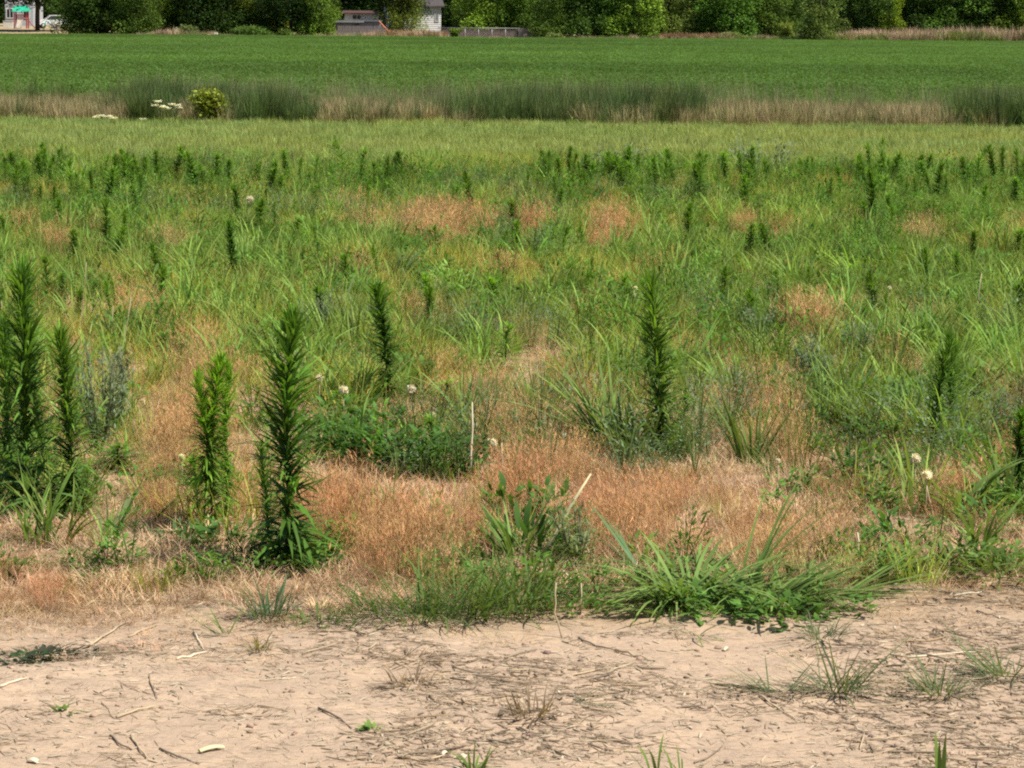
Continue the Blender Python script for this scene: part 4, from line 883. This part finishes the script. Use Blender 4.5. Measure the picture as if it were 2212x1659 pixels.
umbel_plant(225, 268, [(207, 256, 12), (218, 252, 16), (232, 254, 18), (246, 257, 14)], 'low sprawling white-flowered plant at the foot of the tan bank grass')
umbel_plant(312, 270, [(310, 260, 12)], 'single low white flower head at the foot of the bank')
def leaf_bush(name, x, y, R, h, n, c0, c1, label, Ls=.09, w=.05, cat='bush', nl=9, low=0.0):
    r = empty(name, (x, y, float(gz(x, y)))); tag(r, label, cat)
    sm = MB(); C = []
    for i in range(nl):
        a = U(0, 6.28); rr = R * U(.1, .65); z = h * U(.25 + low, .8); C.append((rr * math.cos(a), rr * math.sin(a), z)); tube(sm, [(0, 0, 0), (rr * .4 * math.cos(a), rr * .4 * math.sin(a), z * .6), C[-1]], [R * .04, R * .03, R * .015], 5, (.09, .075, .05))
    sm.obj('stem', M_PLANT, r); C = np.array(C); k = RNG.integers(0, nl, n); v = RNG.normal(0, 1, (n, 3)); v /= np.linalg.norm(v, axis=1)[:, None]
    pos = C[k] + v * (R * U(.12, .5, (n, 1))) * np.array([1, 1, .75 * h / R / 1.2 if h < R else .8]); pos[:, 2] = np.abs(pos[:, 2])
    mb = MB(); blades(mb, pos, U(0, 6.28, n), U(.6, 1.2, n) * Ls, U(.3, 1.6, n), .4, U(.6, 1.2, n) * w, c0, c1, PROF_LEAF, .6, .2)
    o = mb.obj('foliage', M_TREE, r); o['kind'] = 'stuff'; return r
p = dsp(466, 269); leaf_bush('shrub', p[0], p[1], .50, .66, 1700, (.20, .245, .035), (.29, .34, .045), 'bright yellow-green shrub standing in the dark bank growth', .07, .05)
p = dsp(1245, 278); leaf_bush('shrub', p[0], p[1], .2, .16, 300, (.12, .2, .03), (.16, .26, .04), 'small bright green plant at the foot of the bank, right of centre', .06, .03)

# ------------------------------------------------------------------ trees
def tree_meshes(seed, H, R, n, leaf, base=.04, nl=30, shape='round'):
    mb = MB(); C = []; Rr = []
    for i in range(nl):
        t = (i + .5) / nl; z = H * (base + (1 - base) * t ** 1.35 * .93); env = {'round': math.sin(min(1, (t * .7 + .30)) * math.pi) ** .5, 'cone': (1 - t) ** .7 + .1, 'open': math.sin(min(1, t * .8 + .18) * math.pi) ** .5}[shape]
        for j in range(2 if t < .75 else 1):
            a = i * 2.4 + j * 3.1 + U(-.4, .4); rr = R * env * U(.3, 1.0); C.append((rr * math.cos(a), rr * math.sin(a), z + U(-.1, .1) * H)); Rr.append(R * U(.16, .46) * (.6 + .4 * env))
    C = np.array(C); Rr = np.array(Rr); C[:, 2] = np.maximum(C[:, 2], Rr * .55); m = len(C)
    k = RNG.choice(m, n, p=Rr ** 2 / (Rr ** 2).sum()); v = RNG.normal(0, 1, (n, 3)); v[:, 2] = np.where(v[:, 2] < 0, v[:, 2] * .6, v[:, 2]); v /= np.linalg.norm(v, axis=1)[:, None]
    lump = 1 + .55 * (vnoise(v[:, 0] * 3 + k, v[:, 1] * 3 + v[:, 2] * 2, seed) - .5)
    pos = C[k] + v * (Rr[k] * lump * U(.72, 1.04, n))[:, None] * np.array([1, 1, .8]); pos[:, 2] = np.maximum(pos[:, 2], .05)
    az = np.arctan2(v[:, 1], v[:, 0]) + RNG.normal(0, .7, n); lc = (1 + RNG.normal(0, .26, m))[k]
    j = np.clip(lc, .5, 1.6)[:, None]
    # leaves: tilted sprays
    N = n; L = leaf * U(.7, 1.3, N); lean = U(.7, 2.0, N)
    blades(mb, pos, az, L, lean, U(0, .6, N), L * .7, np.array((.105, .18, .035)) * j, np.array((.145, .25, .045)) * j, PROF_LEAF, .8, .18)
    crown = mb.mesh('crown', M_TREE)
    tm = MB(); tt = np.linspace(0, .8, 7); wob = .03 * H
    path = np.stack([wob * np.sin(tt * 4 + seed) * tt, wob * np.cos(tt * 3 + seed) * tt, tt * H - .2 * (tt == 0)], 1); tube(tm, path, .016 * H * (1 - tt) ** .8 + .006 * H, 8)
    for i in range(7):
        t0 = U(.15, .65); b0 = np.array([np.interp(t0, tt, path[:, q]) for q in range(3)]); e = C[RNG.integers(0, m)]; tube(tm, [b0, (b0 + e) / 2 + np.array([0, 0, .04 * H]), e], [.012 * H, .008 * H, .003 * H], 5)
    return crown, tm.mesh('trunk', M_BARK)
TM = {'a': tree_meshes(1, 9, 4.2, 19000, .27), 'b': tree_meshes(2, 9, 4.0, 19000, .25), 'c': tree_meshes(3, 8, 3.6, 17000, .22, base=.02), 'd': tree_meshes(4, 10, 3.6, 18000, .24, base=.0, shape='cone', nl=34),
      'e': tree_meshes(5, 6, 2.4, 12000, .16, base=.03), 'open': tree_meshes(6, 11, 5.0, 15000, .3, base=.34, shape='open'), 'high': tree_meshes(7, 11, 4.5, 17000, .28, base=.14)}
def tree(px, Y, kind, h, w, col, label, group=None, name='tree', x=None):
    X_ = at_depth(px, Y) if x is None else x; cr_, tr_ = TM[kind]; bh = {'a': 9, 'b': 9, 'c': 8, 'd': 10, 'e': 6, 'open': 11, 'high': 11}[kind]; br = {'a': 4.2, 'b': 4., 'c': 3.6, 'd': 3.6, 'e': 2.4, 'open': 5., 'high': 4.5}[kind]
    r = empty(name, (X_, Y, float(gz(X_, Y)) - .05), U(0, 6.28)); tag(r, label, 'tree', group)
    for nme, me in (('crown', cr_), ('trunk', tr_)):
        o = bpy.data.objects.new(nme, me); COL.objects.link(o); o.parent = r; o.scale = (w / br, w / br, h / bh)
        if nme == 'crown': o.color = (*col, 1)
    return r
G1 = (1.05, 1.0, .95); DG = (.5, .56, .55); YG = (2.1, 1.75, .8); GG = (1.5, 1.2, 1.5); OG = (1.6, 1.2, 1.0); LG = (1.45, 1.35, 1.0); DB = (.26, .31, .34)  # each tree's own green, plus highlights and dark gaps put into the tint
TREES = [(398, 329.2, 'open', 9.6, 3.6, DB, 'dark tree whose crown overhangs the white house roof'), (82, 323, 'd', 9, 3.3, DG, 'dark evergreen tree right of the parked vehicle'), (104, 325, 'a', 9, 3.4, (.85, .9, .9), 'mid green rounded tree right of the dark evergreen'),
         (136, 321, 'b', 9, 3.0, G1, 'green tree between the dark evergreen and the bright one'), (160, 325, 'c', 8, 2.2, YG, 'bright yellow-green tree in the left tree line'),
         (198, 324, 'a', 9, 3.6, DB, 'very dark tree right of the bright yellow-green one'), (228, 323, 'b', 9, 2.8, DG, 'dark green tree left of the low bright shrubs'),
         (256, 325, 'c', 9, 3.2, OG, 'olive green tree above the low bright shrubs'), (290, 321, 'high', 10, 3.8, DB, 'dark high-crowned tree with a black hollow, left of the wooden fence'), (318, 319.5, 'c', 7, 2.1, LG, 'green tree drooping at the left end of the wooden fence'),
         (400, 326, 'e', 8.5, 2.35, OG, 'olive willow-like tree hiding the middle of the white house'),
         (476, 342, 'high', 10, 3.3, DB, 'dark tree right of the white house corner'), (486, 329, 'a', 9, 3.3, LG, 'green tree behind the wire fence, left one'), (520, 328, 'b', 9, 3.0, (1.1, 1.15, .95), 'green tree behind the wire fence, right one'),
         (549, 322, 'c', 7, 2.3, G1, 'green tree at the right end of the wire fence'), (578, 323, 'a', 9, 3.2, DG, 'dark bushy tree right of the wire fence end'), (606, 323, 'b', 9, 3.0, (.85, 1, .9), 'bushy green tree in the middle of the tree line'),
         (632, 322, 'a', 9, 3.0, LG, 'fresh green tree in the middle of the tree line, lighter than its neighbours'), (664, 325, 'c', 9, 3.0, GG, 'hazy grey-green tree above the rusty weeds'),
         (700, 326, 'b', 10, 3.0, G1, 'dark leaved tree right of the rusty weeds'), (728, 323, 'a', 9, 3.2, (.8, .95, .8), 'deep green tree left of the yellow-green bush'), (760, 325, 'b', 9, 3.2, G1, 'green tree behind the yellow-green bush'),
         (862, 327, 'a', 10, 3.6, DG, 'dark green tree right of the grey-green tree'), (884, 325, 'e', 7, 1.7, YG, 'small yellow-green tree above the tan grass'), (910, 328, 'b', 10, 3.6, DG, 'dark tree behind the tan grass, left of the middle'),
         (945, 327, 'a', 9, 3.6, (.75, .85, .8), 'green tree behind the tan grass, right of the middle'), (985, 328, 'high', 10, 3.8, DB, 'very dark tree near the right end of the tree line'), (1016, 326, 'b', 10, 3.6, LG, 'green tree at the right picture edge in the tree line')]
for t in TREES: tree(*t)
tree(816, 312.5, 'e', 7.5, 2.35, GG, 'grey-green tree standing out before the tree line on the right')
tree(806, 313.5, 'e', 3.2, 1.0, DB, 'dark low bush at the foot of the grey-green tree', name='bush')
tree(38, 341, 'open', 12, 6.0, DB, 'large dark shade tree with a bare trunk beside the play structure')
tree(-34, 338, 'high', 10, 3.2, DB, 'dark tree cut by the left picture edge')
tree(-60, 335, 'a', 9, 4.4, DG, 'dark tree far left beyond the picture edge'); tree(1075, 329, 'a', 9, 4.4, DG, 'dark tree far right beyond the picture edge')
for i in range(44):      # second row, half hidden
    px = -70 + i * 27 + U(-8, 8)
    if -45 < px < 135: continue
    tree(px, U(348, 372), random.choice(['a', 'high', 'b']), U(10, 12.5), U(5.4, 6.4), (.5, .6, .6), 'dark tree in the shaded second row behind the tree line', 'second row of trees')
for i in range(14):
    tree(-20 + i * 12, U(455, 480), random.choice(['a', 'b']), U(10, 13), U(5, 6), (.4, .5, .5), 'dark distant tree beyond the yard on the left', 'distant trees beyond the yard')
def fbush(px, Y, R, h, c0, c1, label, n=1300): leaf_bush('bush', at_depth(px, Y), Y, R, h, n, c0, c1, label, .22, .14, 'bush', 10)
fbush(258, 317.5, 2.3, 1.5, (.10, .18, .035), (.15, .25, .05), 'low bright green bush in front of the olive tree', 2600)
fbush(238, 317.8, 1.3, 1.2, (.10, .18, .04), (.15, .25, .055), 'small bright bush at the left of the low bright one')
fbush(283, 317.6, 1.5, 1.1, (.12, .19, .04), (.17, .25, .055), 'small bright bush at the right of the low bright one')
fbush(452, 316.6, .75, 1.15, (.13, .2, .03), (.18, .27, .04), 'small round bright bush before the wire fence', 1400)
fbush(184, 318.5, 1.6, 1.4, (.14, .19, .06), (.2, .25, .09), 'pale green scrubby bush between the bright tree and the very dark one', 1500)
fbush(782, 318, 1.2, 2.3, (.18, .24, .045), (.25, .32, .06), 'yellow-green bush left of the grey-green tree')
fbush(735, 317.5, 2.2, 1.0, (.16, .22, .06), (.22, .28, .08), 'low light green scrub right of the rusty weeds', 1500)
fbush(790, 316.5, 1.8, .7, (.05, .09, .03), (.07, .13, .04), 'dark low scrub at the foot of the yellow-green bush', 1200)
fbush(965, 316, 2.6, .5, (.05, .09, .03), (.08, .14, .04), 'dark low scrub under the tan grass on the right', 1500)
fbush(552, 317.6, 1.1, .9, (.15, .2, .06), (.2, .26, .08), 'low pale scrub at the right end of the wire fence')

# ------------------------------------------------------------------ buildings
def house(px0, px1, Y, depth, wallh, roofh, wm, rm, wins, label, base=None, over=.35, name='house', rot=0.0):
    x0, x1 = at_depth(px0, Y), at_depth(px1, Y); z = float(gz((x0 + x1) / 2, Y)) if base is None else base
    r = empty(name, ((x0 + x1) / 2, Y + depth / 2, z), rot); tag(r, label, 'house'); hw = (x1 - x0) / 2; hd = depth / 2
    mb = MB(); box(mb, -hw, hw, -hd, hd, -.3, wallh)
    mb.add([(-hw, -hd, wallh), (-hw, hd, wallh), (-hw, 0, wallh + roofh), (hw, -hd, wallh), (hw, hd, wallh), (hw, 0, wallh + roofh)], [(0, 1, 2), (3, 5, 4)])
    w = mb.obj('wall', wm, r, smooth=False)
    nb = int(wallh / .22)
    sb = MB()
    for i in range(nb): zz = i * wallh / nb; sb.add([(-hw, -hd - .03, zz), (hw, -hd - .03, zz), (hw, -hd - .004, zz + wallh / nb - .02), (-hw, -hd - .004, zz + wallh / nb - .02)], None, [(0, 1, 2, 3)])
    o = sb.obj('siding', wm, r, smooth=False)
    mb = MB(); t = .14
    for s_ in (-1, 1):
        ye = s_ * (hd + over); ze = wallh - roofh * over / hd
        V = [(-hw - over, ye, ze), (hw + over, ye, ze), (hw + over, 0, wallh + roofh), (-hw - over, 0, wallh + roofh)]; V2 = [(a, b, c + t) for a, b, c in V]
        mb.add(V + V2, None, [(0, 1, 2, 3), (7, 6, 5, 4), (0, 4, 5, 1), (0, 3, 7, 4), (1, 5, 6, 2)])
    mb.obj('roof', rm, r, smooth=False)
    for (wx, wz, ww, wh) in wins:
        mb = MB(); y_ = -hd - .06
        for (a, b, c, d) in ((wx - ww / 2 - .08, wx - ww / 2, wz - .08, wz + wh + .08), (wx + ww / 2, wx + ww / 2 + .08, wz - .08, wz + wh + .08), (wx - ww / 2, wx + ww / 2, wz - .08, wz), (wx - ww / 2, wx + ww / 2, wz + wh, wz + wh + .08), (wx - .03, wx + .03, wz, wz + wh)):
            box(mb, a, b, y_ - .03, y_ + .05, c, d)
        wo = mb.obj('window', M_SIDING, r, smooth=False)
        mb = MB(); box(mb, wx - ww / 2, wx + ww / 2, y_, y_ + .02, wz, wz + wh); mb.obj('pane', M_GLASS, wo, smooth=False)
    return r
house(382, 434.5, 333, 8, 3.3, 1.3, M_SIDING, M_ROOF, [(2.45, 1.7, .3, .8), (-2.2, 1.3, .8, 1.0)], 'white house mostly hidden behind the olive willow-like tree', rot=.12)
house(343, 377, 336, 5, 2.3, .22, M_SIDING, M_REDROOF, [(-.55, 1.7, .9, .45)], 'low white outbuilding with red-brown roof above the wooden fence', name='outbuilding')
house(6, 34, 392, 8, 4.9, 1.8, M_GREYSIDE, M_ROOF, [(-1.2, 1.1, .8, 1.1), (.9, 1.1, .7, 1.1), (-.5, 3.1, .9, 1.1), (1.5, 3.1, .7, 1.1)], 'grey-white house behind the green-roofed play structure')

# ------------------------------------------------------------------ wooden fence, wire fence
def wooden_fence(px0, px1, Y, h, label):
    x0, x1 = at_depth(px0, Y), at_depth(px1, Y); r = empty('wooden_fence', (x0, Y, float(gz(x0, Y)))); tag(r, label, 'fence'); L = x1 - x0
    n = int(L / .19); me = []
    for v in range(4):
        mb = MB(); hh = h * U(.96, 1.03); box(mb, 0, .165, -.012, .012, 0, hh - .05); mb.add([(0, -.012, hh - .05), (.165, -.012, hh - .05), (.125, -.012, hh), (.04, -.012, hh), (0, .012, hh - .05), (.165, .012, hh - .05), (.125, .012, hh), (.04, .012, hh)], None, [(0, 1, 2, 3), (5, 4, 7, 6), (3, 2, 6, 7), (1, 5, 6, 2), (0, 3, 7, 4)]); me.append(mb.mesh('board', M_WOOD, False))
    for i in range(n):
        o = bpy.data.objects.new('board', random.choice(me)); COL.objects.link(o); o.parent = r; o.location = (i * L / n, U(-.01, .01), 0); o.rotation_euler = (0, RNG.normal(0, .012), 0)
    for z in (.35, h - .3):
        mb = MB(); box(mb, 0, L, .016, .06, z, z + .09); mb.obj('rail', M_WOOD, r, smooth=False)
    for k in range(int(L / 2.2) + 1):
        mb = MB(); xx = min(k * 2.2, L - .1); box(mb, xx, xx + .1, .062, .16, -.2, h + .02); mb.obj('post', M_WOOD, r, smooth=False)
    return r
wooden_fence(336, 384, 321, 1.35, 'weathered grey-brown board fence left of the olive tree')
wooden_fence(516, 540, 321.6, 1.30, 'short dark board fence at the right end of the wire fence')
Yp = 322.5; x0, x1 = at_depth(333, Yp), at_depth(378, Yp); r = empty('shed', ((x0 + x1) / 2, Yp + 1.4, float(gz(x0, Yp)))); tag(r, 'low flat-roofed grey shed right behind the weathered board fence', 'shed')
hw = (x1 - x0) / 2; mb = MB(); box(mb, -hw, hw, -1.1, 1.1, -.2, 1.85); mb.obj('wall', simple('shed_wall', (.23, .2, .2), .8), r, smooth=False)
mb = MB(); box(mb, -hw - .15, hw + .15, -1.3, 1.3, 1.853, 1.98); mb.obj('roof', simple('shed_roof', (.2, .2, .21), .7), r, smooth=False)
mb = MB(); box(mb, -hw - .15, hw * .3, -1.34, -1.303, 1.72, 1.86); mb.obj('fascia', M_STEEL, r, smooth=False)
mb = MB(); box(mb, -.25, .25, -1.13, -1.103, 1.1, 1.6); mb.obj('window', M_GLASS, r, smooth=False)
def wire_fence(px0, px1, Y, h, label):
    x0, x1 = at_depth(px0, Y), at_depth(px1, Y); L = x1 - x0; r = empty('wire_fence', (x0, Y, float(gz(x0, Y)))); tag(r, label, 'fence')
    n = 6; pm = MB(); tube(pm, [(0, 0, -.2), (0, 0, h + .04)], .04, 8); pme = pm.mesh('post', M_STEEL)
    for i in range(n + 1):
        o = bpy.data.objects.new('post', pme); COL.objects.link(o); o.parent = r; o.location = (L * i / n, 0, 0)
    for z in (h, .1): mb = MB(); tube(mb, [(0, -.05, z), (L, -.05, z)], .03, 6); mb.obj('rail', M_STEEL, r)
    mb = MB(); s = .16; k = -h
    while k < L:
        for sg in (0, 1):
            a, b = k, k + h; lo, hi = max(a, 0), min(b, L)
            if hi > lo:
                f0, f1 = (lo - a) / h, (hi - a) / h; z0, z1 = (f0 * h, f1 * h) if sg == 0 else (h - f0 * h, h - f1 * h)
                tube(mb, [(lo, .03 + sg * .012, z0 + .02), (hi, .03 + sg * .012, z1 + .02)], .006, 3, cap=False)
        k += s
    o = mb.obj('wire_mesh', M_STEEL, r); o['kind'] = 'stuff'; return r
wire_fence(436, 516, 322, 1.25, 'grey wire mesh fence with steel posts before the trees')
# dark boards leaning behind the wire fence
Yq = 324; x0, x1 = at_depth(438, Yq), at_depth(515, Yq); r = empty('panel_wall', (x0, Yq, float(gz(x0, Yq)))); tag(r, 'low dark brown panel wall seen through the wire mesh fence', 'wall'); n = 9; L = x1 - x0
for i in range(n):
    mb = MB(); box(mb, .02, L / n - .02, 0, .05, 0, 1.0 + U(-.05, .05)); o = mb.obj('panel', simple('dark_panel', (.11, .075, .065), .8) if i == 0 else bpy.data.materials['dark_panel'], r, smooth=False); o.location = (i * L / n, 0, 0)
# leaning pole
r = empty('leaning_pole', (at_depth(392, 318.6), 318.6, 0)); tag(r, 'orange and white leaning pole at the right end of the board fence', 'pole')
dx = -at_depth(512 + 15, 318.6); dz = 18 / (F / 318.6)
mb = MB(); tube(mb, [(0, 0, 0), (dx * .3, 0, dz * .34)], .07, 8); mb.obj('white_section', M_SIDING, r, smooth=True)
mb = MB(); tube(mb, [(dx * .3, 0, dz * .34), (dx, 0, dz)], .075, 8); mb.obj('orange_section', M_ORANGE, r)
for f in (.42, .58):
    mb = MB(); tube(mb, [(dx * f, 0, dz * f), (dx * (f + .05), 0, dz * (f + .05))], .083, 8); mb.obj('band', M_RUBBER, r)

# ------------------------------------------------------------------ play structure, vehicle, small yard things
Yy = 366; X0 = at_depth(22, Yy); z0 = float(gz(X0, Yy)); r = empty('play_structure', (X0, Yy, z0)); tag(r, 'red wooden play structure with a bright green roof', 'play structure')
for sx in (-.75, .75):
    for sy in (-.7, .7): mb = MB(); box(mb, sx - .07, sx + .07, sy - .07, sy + .07, -.1, 2.05); mb.obj('post', M_RED, r, smooth=False)
mb = MB(); V = [(-1.05, -1, 2.05), (1.05, -1, 2.05), (1.05, 1, 2.05), (-1.05, 1, 2.05), (-.75, 0, 2.72), (.75, 0, 2.72)]; mb.add(V, [(1, 2, 5), (3, 0, 4)], [(0, 1, 5, 4), (2, 3, 4, 5), (0, 3, 2, 1)]); mb.obj('roof', M_GREENROOF, r, smooth=False)
mb = MB(); box(mb, -.66, .66, -.6, .6, 1.0, 1.08); mb.obj('platform', M_RED, r, smooth=False)
for i in range(7): mb = MB(); box(mb, -.62 + i * .19, -.52 + i * .19, -.72, -.68, 1.08, 1.6); mb.obj('slat', M_RED, r, smooth=False)
mb = MB(); box(mb, -.68, .68, -.74, -.66, 1.602, 1.68); mb.obj('handrail', M_RED, r, smooth=False)
mb = MB(); mb.add([(-.3, -.75, 1.05), (.3, -.75, 1.05), (.35, -2.4, .1), (-.25, -2.4, .1), (-.3, -.75, .98), (.3, -.75, .98), (.35, -2.4, .03), (-.25, -2.4, .03)], None, [(0, 1, 2, 3), (7, 6, 5, 4), (0, 3, 7, 4), (1, 5, 6, 2), (2, 6, 7, 3)])
for sx in (-.3, .3): mb.add([(sx - .03, -.75, 1.2), (sx + .03, -.75, 1.2), (sx + .05 + .03, -2.4, .25), (sx + .05 - .03, -2.4, .25), (sx - .03, -.75, 1.0), (sx + .03, -.75, 1.0), (sx + .08, -2.4, .05), (sx + .02, -2.4, .05)], None, [(0, 1, 2, 3), (7, 6, 5, 4), (0, 3, 7, 4), (1, 5, 6, 2), (2, 6, 7, 3)])
mb.obj('slide', simple('tan_plastic', (.42, .36, .3), .5), r, smooth=False)
mb = MB()
for s_ in (-1, 1): tube(mb, [(.8, s_ * .2, 1.05), (1.7, s_ * .2, 0)], .03, 5)
for i in range(5): tube(mb, [(.9 + i * .17, -.2, .92 - i * .2), (.9 + i * .17, .2, .92 - i * .2)], .025, 5)
mb.obj('ladder', M_RED, r)
# vehicle
Xv = at_depth(54, 368); r = empty('parked_car', (Xv, 368, float(gz(Xv, 368))), 0.25); tag(r, 'white parked car partly hidden by the dark evergreen', 'car')
prof = [(-2.1, .45), (-2.15, .8), (-1.9, 1.0), (-1.1, 1.12), (-.45, 1.62), (1.2, 1.66), (1.75, 1.15), (2.1, 1.05), (2.15, .45)]
def extr(pf, hw_, ins=None):
    mb = MB(); n = len(pf); V = []
    for s_ in (-1, 1):
        for (a, b) in pf: V.append((a, s_ * hw_ * (1 if b < 1.2 else .84), b))
    Q = [(i, (i + 1) % n, n + (i + 1) % n, n + i) for i in range(n)]; T = [(0, i + 1, i) for i in range(1, n - 1)] + [(n, n + i, n + i + 1) for i in range(1, n - 1)]
    mb.add(V, T, Q); return mb
extr(prof, .9).obj('body', M_WHITECAR, r, smooth=False)
for s_ in (-1, 1):
    mb = MB(); y_ = s_ * .86; mb.add([(-.95, y_ * 1.02, 1.14), (1.5, y_ * 1.02, 1.14), (1.1, y_ * .9, 1.56), (-.4, y_ * .9, 1.56)], None, [(0, 1, 2, 3)]); mb.obj('side_window', M_GLASS, r, smooth=False)
mb = MB(); mb.add([(-1.12, -.74, 1.13), (-1.12, .74, 1.13), (-.5, .68, 1.6), (-.5, -.68, 1.6)], None, [(0, 1, 2, 3)]); mb.obj('windscreen', M_GLASS, r, smooth=False)
for ax in (-1.35, 1.35):
    for s_ in (-1, 1):
        mb = MB(); tube(mb, [(ax, s_ * .74, .34), (ax, s_ * .94, .34)], .34, 14); w = mb.obj('wheel', M_RUBBER, r); mb = MB(); tube(mb, [(ax, s_ * .945, .34), (ax, s_ * .955, .34)], .19, 10); mb.obj('rim', M_STEEL, w)
for s_ in (-1, 1): mb = MB(); box(mb, -2.17, -2.1, s_ * .62 - .15, s_ * .62 + .15, .72, .86); mb.obj('headlight', M_STEEL, r, smooth=False)
# blue slide
Xb = at_depth(52, 352); r = empty('toy_slide', (Xb, 352, float(gz(Xb, 352)))); tag(r, 'small blue plastic slide in front of the white parked car', 'toy')
mb = MB(); mb.add([(-.6, -.22, 1.05), (-.6, .22, 1.05), (.6, .22, .08), (.6, -.22, .08), (-.6, -.22, .95), (-.6, .22, .95), (.6, .22, .0), (.6, -.22, .0)], None, [(0, 3, 2, 1), (4, 5, 6, 7), (0, 4, 7, 3), (1, 2, 6, 5), (0, 1, 5, 4)]); mb.obj('chute', M_BLUE, r, smooth=False)
mb = MB(); [tube(mb, [(-.65, s_ * .22, 1.05), (-.95, s_ * .28, 0)], .035, 5, (1, 1, 1)) for s_ in (-1, 1)]; [tube(mb, [(-.7 - .08 * i, -.25, .8 - .25 * i), (-.7 - .08 * i, .25, .8 - .25 * i)], .03, 5) for i in range(3)]; mb.obj('ladder', M_GREENROOF, r)
# shed-like crate of pale things, white stone, trough
Xs = at_depth(215, 317.2); mb = MB(); blob(mb, (0, 0, .25), .36, 10, 7, .08, (1, 1, 1), .9); o = mb.obj('white_rock', M_STONE, None, (Xs, 317.2, 0)); tag(o, 'round white rock in front of the very dark tree', 'rock')
Xl = at_depth(676, 316.4); mb = MB(); tube(mb, [(-.7, 0, .16), (.1, .05, .2), (.8, 0, .26)], [.16, .15, .11], 8); o = mb.obj('fallen_log', M_BARK, None, (Xl, 316.4, .1)); tag(o, 'dark fallen log lying at the crop edge below the rusty weeds', 'log')
Xs = at_depth(9, 372); z = float(gz(Xs, 372)); r = empty('storage_box', (Xs, 372, z)); tag(r, 'pale storage box left of the play structure', 'box'); mb = MB(); box(mb, -.6, .6, -.3, .3, 0, .8); mb.obj('body', M_STONE, r, smooth=False); mb = MB(); box(mb, -.64, .64, -.34, .34, .803, .88); mb.obj('lid', M_GREYSIDE, r, smooth=False)

print('objects', len(bpy.data.objects), 'polys', sum(len(o.data.polygons) for o in scene.objects if o.type == 'MESH'))
